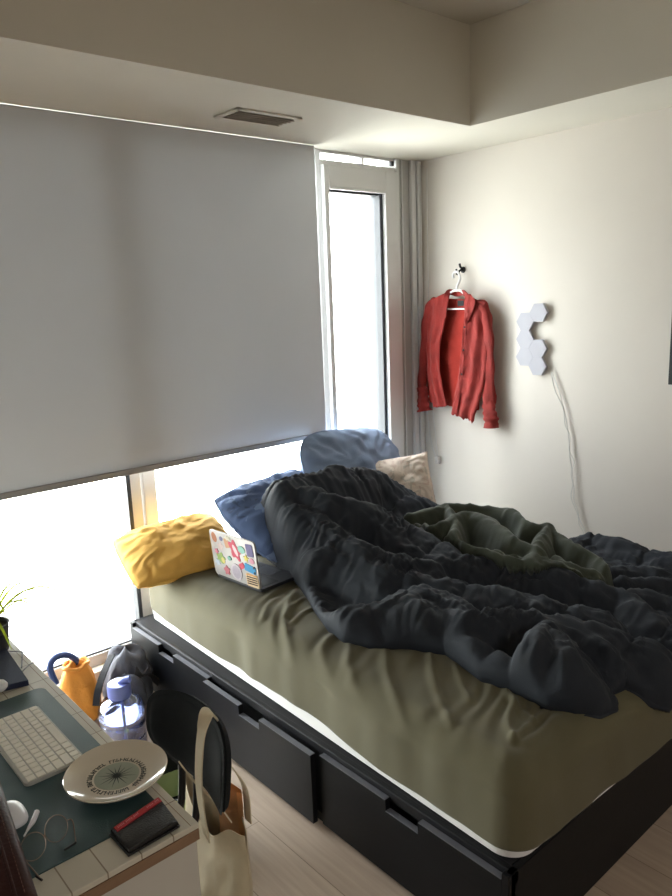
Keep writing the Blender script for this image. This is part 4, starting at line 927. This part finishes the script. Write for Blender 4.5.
# glasses
gl = thing('eyeglasses', 'thin wire-rimmed round eyeglasses lying folded open on the desk mat', 'glasses', (-2.95, -1.80, DZ+0.003))
ctr = [Vector(p) for p in [(-2.958,-1.8,0.755),(-3.004,-1.816,0.755)]]
Lx = Vector((0.80, 0.60, 0)).normalized()
gz = DZ+0.004
for c in ctr:
    up_ = Vector((0.1, 0.35, 0.55)).normalized(); side = Vector((0.62, 0.78, 0)).normalized() if False else (ctr[0]-ctr[1]).normalized()
    R_ = 0.0215; cc = Vector((c.x, c.y, gz+R_*up_.z+0.001))
    vv = (up_-side*up_.dot(side)).normalized()
    ring = [cc+side*math.cos(2*PI*k/32)*R_*1.05+vv*math.sin(2*PI*k/32)*R_ for k in range(32)]
    mn = min(p.z for p in ring); ring = [p+Vector((0, 0, gz-mn)) for p in ring]; cc.z += gz-mn
    rm = obj('lens_rim', tube(ring, 0.0007, 6, closed=True, n=1), 'wire_gold', gl)
    bm = bmesh.new(); nn = side.cross(vv); top = [bm.verts.new(p+nn*0.0005) for p in ring]; bot = [bm.verts.new(p-nn*0.0005) for p in ring]
    bm.faces.new(top); bm.faces.new(bot[::-1])
    for k in range(32): bm.faces.new((top[k], bot[k], bot[(k+1) % 32], top[(k+1) % 32]))
    obj('lens', bm, 'lens', rm, smooth=False)
    c.z = cc.z
sd_ = (ctr[0]-ctr[1]).normalized()
obj('bridge', tube([ctr[0]-sd_*0.0235, (ctr[0]+ctr[1])/2+Vector((0, 0, 0.006)), ctr[1]+sd_*0.0235], 0.0011, 6), 'wire_gold', gl)
tA = [(-2.931,-1.795,0.762),(-2.937,-1.815,0.75),(-2.96,-1.818,0.745),(-2.986,-1.802,0.745)]; tB = [(-2.98,-1.807,0.752),(-2.939,-1.836,0.745)]
obj('temple_arm', tube([ctr[0]+sd_*0.0245, ctr[0]+sd_*0.028+Vector((0.004, -0.006, -0.004)), Vector(tB[1])], 0.0011, 6), 'wire_gold', gl)
obj('temple_arm', tube([ctr[1]-sd_*0.0245, ctr[1]-sd_*0.026+Vector((0.006, -0.012, -0.008)), Vector([(-3.015,-1.882,0.745)][0])], 0.0011, 6), 'wire_gold', gl)
t1 = Vector(tB[1]); obj('temple_tip', tube([t1-Vector((0.022, 0.004, 0)), t1], 0.002, 8), 'black_metal', gl, label='black arm tip')
t2 = Vector([(-3.015,-1.882,0.745)][0]); obj('temple_tip', tube([t2+Vector((-.004, .016, 0)), t2], 0.002, 8), 'black_metal', gl, label='black arm tip')

# mouse
mcx, mcy = [(-3.001,-1.686,0.755)][0][:2]
mo_ = thing('computer_mouse', 'white computer mouse beside the brown leather case', 'mouse', (mcx, mcy, DZ+0.003))
bm = bmesh.new(); bmesh.ops.create_uvsphere(bm, u_segments=32, v_segments=18, radius=1.0)
for v_ in bm.verts:
    x, y, z = v_.co; z = max(z, -0.12); k = (abs(x)**2.6+abs(y)**2.6)**(1/2.6)/max(1e-6, math.hypot(x, y)) if math.hypot(x, y) > 1e-6 else 1
    v_.co = Vector((mcx+x*0.026/k, mcy+y*0.040/k, DZ+0.0065+z*0.020))
obj('mouse_shell', bm, 'white_plastic', mo_)
obj('mouse_base', prism([(mcx+0.022*math.cos(k*PI/12), mcy+0.036*math.sin(k*PI/12)) for k in range(24)], DZ+0.003, DZ+0.005), 'keyboard', mo_, smooth=False)
# small white stick beside the mouse
bs = [(-2.962,-1.71,0.748),(-2.976,-1.73,0.748),(-2.99,-1.745,0.748),(-3.002,-1.758,0.747)]
o = obj('dental_flosser', tube(bs, lambda t: 0.0052-0.0034*min(1, max(0, (t-.35)*2.2)), 8), 'white_plastic')
tag(o, 'short white plastic stick tapering to a thin end beside the mouse', 'stick'); o.name = 'plastic_stick'

# brown leather case in the left foreground
bc = thing('leather_case', 'dark brown leather case at the bottom left of the photo', 'case', (-3.2, -1.8, DZ+0.003))
A, B = Vector((-3.030, -1.775, 0.885)), Vector((-3.072, -2.03, 0.885))
EA, EB = [Vector(p) for p in [(-3.013,-1.683,0.86),(-3.067,-2.069,0.86)]]
dl = (EB-EA).normalized(); out_ = Vector((-dl.y, dl.x, 0)).normalized()
if out_.x > 0: out_ = -out_
def casebox(o0, o1, a0, a1, z0, z1, bev):
    m_ = Matrix(((dl.x, out_.x, 0, EA.x), (dl.y, out_.y, 0, EA.y), (0, 0, 1, 0), (0, 0, 0, 1)))
    return box(a0, a1, o0, o1, z0, z1, bev=bev, mtx=m_, seg=3)
ln_ = min((EB-EA).length, 0.36)
obj('case_body', casebox(0.0, 0.14, 0.0, ln_, DZ+0.003, 0.855, 0.014), 'brown_leather', bc)
obj('case_ridge', casebox(0.026, 0.031, 0.012, ln_-0.01, 0.8545, 0.858, 0.0012), 'brown_leather', bc)
m_ = Matrix(((dl.x, out_.x, 0, EA.x), (dl.y, out_.y, 0, EA.y), (0, 0, 1, 0), (0, 0, 0, 1)))
bm = bmesh.new()
for k in range(34): addbox(bm, 0.018+k*(ln_-0.03)/34, 0.018+(k+.6)*(ln_-0.03)/34, 0.0155, 0.0165, 0.8548, 0.8562, mtx=m_)
obj('stitching', bm, mat('brown_thread', srgb(96, 62, 52), 0.8, noise=0.1), bc, smooth=False)

# navy pouch, pen, cables, plant
nq = [(-2.934,-1.17,0.74),(-2.874,-0.945,0.74),(-2.787,-0.968,0.74),(-2.805,-1.206,0.74)]
nb = thing('navy_notebook', 'navy blue notebook at the far left of the desk top', 'notebook', (-2.88, -1.12, DZ+0.0004))
obj('notebook_block', prism([p[:2] for p in nq], DZ+0.0006, DZ+0.014, bev=0.002), 'navy', nb, smooth=False)
obj('notebook_cover', prism([p[:2] for p in nq], DZ+0.014, DZ+0.016, bev=0.0005), 'navy', nb, smooth=False)
o = obj('earphone_case', lathe([(0, 0), (0.016, 0.0), (0.021, 0.006), (0.0215, 0.012), (0.017, 0.019), (0, 0.021)], *[(-2.875,-1.203,0.756)][0][:2], DZ+0.0162, 28), 'white_plastic')
o.name = 'white_case'; tag(o, 'small white rounded case lying on the navy notebook', 'case')
for nm, pts, r, l in (
    ('power_cable', [(-2.817,-1.006,0.8),(-2.789,-0.984,0.8),(-2.755,-0.911,0.785),(-2.735,-0.896,0.77),(-2.732,-0.913,0.75),(-2.752,-0.995,0.743),(-2.788,-1.102,0.743)], .0016, 'black cable arching over the far desk edge'),
    ('power_cable', [(-2.805,-0.942,0.743),(-2.782,-0.973,0.743),(-2.756,-1.008,0.743),(-2.732,-1.032,0.743)], .0013, 'thin dark cable lying straight across the far desk end'),
    ('power_cable', [(-2.803,-1.133,0.744),(-2.772,-1.104,0.744),(-2.753,-1.093,0.744),(-2.735,-1.079,0.744)], .0013, 'short dark cable end near the right desk edge')):
    tag(obj(nm, tube(pts, r, 6), 'dark_cable'), l, 'cable')
ppx, ppy = [(-2.813,-0.942,0.74)][0][:2]
pp = thing('potted_plant', 'leafy spider plant in a dark pot at the far left of the desk', 'plant', (ppx, ppy, DZ+0.001))
pot = obj('plant_pot', lathe([(0, 0), (0.038, 0), (0.042, 0.004), (0.050, 0.080), (0.052, 0.082), (0.047, 0.082), (0.045, 0.07), (0, 0.07)], ppx, ppy, DZ+0.001, 36), 'pot', pp, sharp=50)
obj('potting_soil', lathe([(0, 0.074), (0.0455, 0.072), (0.0455, 0.069), (0, 0.069)], ppx, ppy, DZ+0.001, 24), 'soil', pp)
random.seed(5)
def leaf(base, d, L, rise, droop, w):
    d = Vector(d).normalized(); s = d.cross(Vector((0, 0, 1))).normalized(); bm = bmesh.new(); rows = []
    for k in range(11):
        t = k/10; p = base+d*L*t+Vector((0, 0, rise*math.sin(min(1, t*1.1)*PI*0.75)-droop*t*t)); ww = w*(math.sin(PI*(0.12+0.88*t))**0.7)*(1-t*0.3)+0.0004
        rows.append([bm.verts.new(p-s*ww+Vector((0, 0, 0.002))), bm.verts.new(p-Vector((0, 0, 0.001))), bm.verts.new(p+s*ww+Vector((0, 0, 0.002)))])
    for a, b_ in zip(rows, rows[1:]): bm.faces.new((a[0], a[1], b_[1], b_[0])); bm.faces.new((a[1], a[2], b_[2], b_[1]))
    bmesh.ops.solidify(bm, geom=bm.faces[:], thickness=0.0008); return bm
bs_ = Vector((ppx, ppy, DZ+0.075))
for k in range(16):
    a = random.uniform(0, 2*PI); L = random.uniform(0.12, 0.20)
    if k == 0: a, L = -0.3, 0.24
    if k == 1: a, L = 0.15, 0.22
    if k == 2: a, L = 0.5, 0.20
    obj('leaf', leaf(bs_, (math.cos(a), math.sin(a), 0), L, random.uniform(0.05, 0.12), random.uniform(0.0, 0.05), random.uniform(0.004, 0.006)), 'leaf', pp)

# ================================================================ CHAIR, TOTE BAG, BIN
CX, CY = -2.572, -1.655
chr_ = thing('office_chair', 'black chair with an oval mesh backrest pushed in at the desk', 'chair', (CX-0.2, CY, 0))
# backrest shell: rounded, slightly curved
cb_c = Vector((CX, CY, 0.683)); bdir = Vector((-0.06, -1, 0)).normalized(); bup = Vector((0.13, 0, 1)).normalized(); bnr = bdir.cross(bup).normalized()
if bnr.x < 0: bnr = -bnr
def shell(wid, hei, th_, off, curve=0.05):
    nu_, nv_ = 40, 30; vs = []; 
    for s in (0, 1):
        for i in range(nu_):
            for j in range(nv_):
                a = -1+2*i/(nu_-1); c = -1+2*j/(nv_-1)
                # square to superellipse
                ex = 2.0; r = max(abs(a), abs(c))
                if r > 1e-6:
                    nn_ = (abs(a/r)**3.2+abs(c/r)**3.2)**(1/3.2); xx_, zz_ = a/nn_, c/nn_
                else: xx_ = zz_ = 0
                rr = min(1, r); ed_ = math.sqrt(max(0, 1-rr**8))
                p = cb_c+bdir*xx_*wid/2+bup*zz_*hei/2+bnr*(off-curve*(xx_**2)*1.0+(1 if s else -1)*th_/2*ed_)
                vs.append(p)
    f = grid_faces(nu_, nv_); N = nu_*nv_; fa = f+[tuple(N+k for k in q[::-1]) for q in f]
    return vs, fa
obj('backrest', shell(0.375, 0.180, 0.034, 0.0), 'chair_black', chr_)
obj('backrest_rim', shell(0.381, 0.186, 0.010, -0.008), 'chair_black', chr_)
for sy in (0.13, 0.06):
    y = CY+sy
    obj('back_strut', tube([(CX+0.006, y, 0.66), (CX+0.004, y, 0.55), (CX-0.01, y, 0.45), (CX-0.05, y, 0.41), (CX-0.18, y, 0.405)], 0.009, 10), 'black_metal', chr_)
bm = bmesh.new(); addbox(bm, CX-0.46, CX-0.135, CY-0.148, CY+0.19, 0.40, 0.45, bev=0.022, seg=4); obj('seat', bm, 'chair_black', chr_)
for sx, sy in ((-0.42, 1), (-0.42, -1), (-0.17, 1), (-0.17, -1)):
    x = CX+sx; y = CY+0.02+sy*0.14
    obj('leg', tube([(x, y, 0.405), (x+(0.03 if sx > -0.2 else -0.02), y+sy*0.02, 0.0)], 0.011, 10), 'black_metal', chr_)

# tote bag hanging on the chair back by its handles
TX = -2.535
tb = thing('tote_bag', 'cream canvas tote bag hanging by its handle from the chair back', 'bag', (TX, -1.71, 0.12))
def totepanel(x0, x1, sgn, ztop, seed, y0=-1.745, y1=-1.46):
    nu_, nv_ = 36, 40; vs = []
    for s in (0, 1):
        for i in range(nu_):
            for j in range(nv_):
                a = i/(nu_-1); t = j/(nv_-1); w = math.sin(PI*a)**0.6*(0.5+0.5*math.sin(PI*min(1, t*1.2)))
                y = y0+(y1-y0)*a+0.01*math.sin(t*4)*(a-.5); zt_ = ztop(a); z = 0.13+(zt_-0.13)*t
                x = x0+sgn*(x1-x0)*w+0.005*math.sin(a*14+t*5+seed)*w+0.004*float(fbm(np.array(a*4+seed), np.array(t*5.), 2))+s*0.0015
                vs.append((x, y, z))
    f = grid_faces(nu_, nv_); N = nu_*nv_; fa = f+[tuple(N+k for k in q[::-1]) for q in f]
    ring = [i*nv_ for i in range(nu_)]+[(nu_-1)*nv_+j for j in range(1, nv_)]+[i*nv_+nv_-1 for i in range(nu_-2, -1, -1)]+[j for j in range(nv_-2, 0, -1)]
    for a, b_ in zip(ring, ring[1:]+ring[:1]): fa.append((a, N+a, N+b_, b_))
    return vs, fa
zt_front = lambda a: 0.470-0.05*math.sin(PI*a)+0.02*math.sin(a*9)
zt_back = lambda a: 0.515-0.045*math.sin(PI*a)
obj('bag_panel', totepanel(TX, TX-0.035, 1, zt_front, 1), 'canvas', tb)
obj('bag_panel', totepanel(TX, TX+0.045, 1, zt_back, 4), 'canvas', tb)
HP = [(-2.575,-1.635,0.424),(-2.6,-1.669,0.527),(-2.64,-1.741,0.656),(-2.65,-1.769,0.735),(-2.65,-1.787,0.801),(-2.63,-1.773,0.824),(-2.61,-1.751,0.82),(-2.585,-1.728,0.794),(-2.565,-1.698,0.753)]
hb = Vector(HP[-1]); 
obj('bag_handle', tube(list(HP)+[(hb.x+0.005, hb.y-0.005, 0.68), (TX+0.02, hb.y-0.02, 0.58), (TX+0.02, hb.y-0.03, 0.49)], 0, n=6, flat=(0.030, 0.003, (0.1, 1, 0.1))), 'canvas', tb)
HP2 = [(-2.56,-1.639,0.467),(-2.58,-1.655,0.54),(-2.59,-1.67,0.593)]
obj('bag_handle', tube([(TX-0.01, -1.70, 0.49), (TX-0.03, -1.67, 0.54), (TX-0.07, -1.66, 0.60), (TX-0.10, -1.655, 0.66)], 0, n=6, flat=(0.028, 0.003, (0.1, 1, 0.1))), 'canvas', tb)
pb = thing('paper_bag', 'folded brown paper bag sticking up out of the canvas tote bag', 'paper bag', (TX, -1.74, 0.2))
bm = bmesh.new(); nb_ = [(TX+0.010, -1.725), (TX+0.024, -1.70), (TX+0.022, -1.62), (TX+0.000, -1.63), (TX+0.002, -1.715)]
lo2 = [bm.verts.new((x, y, 0.2)) for x, y in nb_]; hi2 = [bm.verts.new((x, y, z)) for (x, y), z in zip(nb_, (0.565, 0.555, 0.55, 0.565, 0.57))]
for k in range(5): bm.faces.new((lo2[k], lo2[(k+1) % 5], hi2[(k+1) % 5], hi2[k]))
bm.faces.new(lo2[::-1])
bmesh.ops.solidify(bm, geom=bm.faces[:], thickness=0.0012)
obj('paper_body', bm, 'paper_brown', pb, smooth=False)

# pale green bin with a black liner
bx, by = -2.375, -1.13
bn = thing('waste_bin', 'pale green bin with a black liner on the floor behind the chair', 'bin', (bx, by, 0))
obj('bin_body', lathe([(0, 0), (0.105, 0), (0.11, 0.004), (0.135, 0.235), (0.139, 0.24), (0.131, 0.24), (0.106, 0.008), (0, 0.008)], bx, by, 0.001, 40), 'bin_green', bn, sharp=50)
bm = lathe([(0.133, 0.225), (0.134, 0.243), (0.128, 0.243), (0.118, 0.10), (0.10, 0.03), (0, 0.03)], bx, by, 0.001, 40)
for v_ in bm.verts: v_.co += Vector((0.003*math.sin(v_.co.z*60+v_.co.y*40), 0.003*math.cos(v_.co.z*50), 0))*(0 if v_.co.z > 0.22 else 1)
obj('bin_liner', bm, 'bin_dark', bn)

# ---- water jug on the floor
jx, jy = -2.290, -0.51
jg = thing('water_jug', 'large clear violet water jug with a blue spout lid on the floor', 'water jug', (jx, jy, 0.0))
prof = [(0, 0.002), (0.080, 0.002), (0.086, 0.010), (0.087, 0.05), (0.084, 0.056), (0.087, 0.062), (0.087, 0.12), (0.084, 0.126), (0.087, 0.132), (0.087, 0.165), (0.082, 0.19), (0.066, 0.212), (0.044, 0.225), (0.036, 0.230), (0.036, 0.245)]
prof = [(r, z*0.92) for r, z in prof]
inner = [(max(0, r-0.003), z) for r, z in prof[::-1]]
obj('jug_body', lathe(prof+inner, jx, jy, 0.001, 48), 'jug', jg)
obj('jug_water', lathe([(0, 0.006), (0.080, 0.006), (0.0835, 0.012), (0.0835, 0.13), (0, 0.131)], jx, jy, 0.001, 40), 'water', jg)
ld_ = obj('jug_lid', lathe([(0.036, 0.208), (0.042, 0.210), (0.044, 0.216), (0.044, 0.252), (0.040, 0.264), (0, 0.268)], jx, jy, 0.001, 36), 'lid_blue', jg)
obj('spout', tube([(jx, jy, 0.255), (jx+0.012, jy-0.012, 0.272), (jx+0.034, jy-0.030, 0.280)], 0.013, 12), 'lid_blue', ld_)
obj('straw', tube([(jx+0.006, jy-0.004, 0.015), (jx+0.006, jy-0.004, 0.24)], 0.006, 10), 'lid_blue', jg, label='pale blue drinking straw')

# ---- soft bags
def blob(cx, cy, z0, rx, ry, h, seed, p=3.0, top=0.75, rot=0.0, wr=1.0, lean=(0, 0)):
    bm = bmesh.new(); nA, nZ = 72, 40; rings = []
    for j in range(nZ+1):
        t = j/nZ; ph = -PI/2+PI*t; zz_ = math.sin(ph); rr = math.cos(ph)
        rr = abs(rr)**0.55; zn = 0.5+0.5*math.copysign(abs(zz_)**0.9, zz_); rr *= 1-(1-top)*zn
        ring = []
        for k in range(nA):
            a = 2*PI*k/nA; ca_, sa2 = math.cos(a), math.sin(a); nn_ = (abs(ca_)**p+abs(sa2)**p)**(1/p)
            w = 1+wr*(0.05*float(fbm(np.array(ca_*2+seed), np.array(sa2*2+t*3.), 3))+0.025*math.sin(a*9+t*7+seed)*math.sin(PI*t)+0.02*math.sin(t*26+a*2+seed))
            x = ca_/nn_*rx*rr*w; y = sa2/nn_*ry*rr*w; cr_, sr2 = math.cos(rot), math.sin(rot)
            ring.append(bm.verts.new((cx+x*cr_-y*sr2+lean[0]*zn, cy+x*sr2+y*cr_+lean[1]*zn, z0+h*zn+(0.012*wr*math.sin(a*3+seed)*zn if zn > 0.7 else 0))))
        rings.append(ring)
    for A_, B_ in zip(rings, rings[1:]):
        for k in range(nA): bm.faces.new((A_[k], A_[(k+1) % nA], B_[(k+1) % nA], B_[k]))
    bmesh.ops.remove_doubles(bm, verts=bm.verts, dist=0.0005); return bm
ob = thing('orange_bag', 'mustard orange soft bag with a blue loop handle below the window', 'bag', (-2.35, -0.24, 0))
obj('bag_body', blob(-2.345, -0.235, 0.002, 0.095, 0.075, 0.265, 2, top=0.62, rot=-0.4), 'orange', ob)
obj('drawstring_opening', tube([(-2.345+0.048*math.cos(a*PI/6), -0.235+0.04*math.sin(a*PI/6), 0.258+0.006*math.sin(a*2)) for a in range(12)], 0.008, 8, closed=True), 'orange', ob)
obj('loop_handle', tube([(-2.442,-0.27,0.225),(-2.454,-0.26,0.294),(-2.428,-0.25,0.323),(-2.381,-0.24,0.315),(-2.342,-0.235,0.277),(-2.331,-0.235,0.228),(-2.364,-0.24,0.208)], 0.013, 8), 'strap_blue', ob, label='blue webbing loop')
obj('carry_strap', tube([(-2.38,-0.235,0.308),(-2.323,-0.225,0.266),(-2.294,-0.225,0.219),(-2.31,-0.235,0.193),(-2.365,-0.25,0.203)], 0, n=6, flat=(0.014, 0.003, (0.3, 1, 0))), 'strap_black', ob, label='thin black strap')
bk = thing('backpack', 'grey backpack with a black grab strap slumped between window and bed', 'backpack', (-2.16, -0.24, 0))
obj('backpack_body', blob(-2.150, -0.26, 0.002, 0.115, 0.110, 0.245, 7, p=2.6, top=0.72, rot=-0.25, wr=1.25, lean=(0.02, 0.03)), 'grey_bag', bk)
obj('front_pocket', blob(-2.19, -0.335, 0.02, 0.082, 0.045, 0.16, 4, p=3.5, top=0.9, rot=-0.25), 'grey_bag', bk)
obj('grab_strap', tube([(-2.182,-0.3,0.205),(-2.131,-0.25,0.212),(-2.081,-0.24,0.204),(-2.048,-0.26,0.166),(-2.053,-0.3,0.137)], 0, n=6, flat=(0.022, 0.006, (0.2, 1, 0.3))), 'strap_black', bk, label='black grab strap')
obj('shoulder_strap', tube([(-2.13,-0.25,0.221),(-2.135,-0.31,0.19),(-2.126,-0.34,0.162),(-2.073,-0.32,0.134),(-2.022,-0.3,0.068)], 0, n=6, flat=(0.026, 0.006, (0.6, -0.5, 0.5))), 'strap_black', bk)
obj('shoulder_strap', tube([(-2.194,-0.24,0.246),(-2.263,-0.31,0.222),(-2.314,-0.36,0.183),(-2.337,-0.38,0.132)], 0, n=6, flat=(0.026, 0.006, (0.8, -0.5, 0.1))), 'strap_black', bk)
bpy.context.view_layer.update()
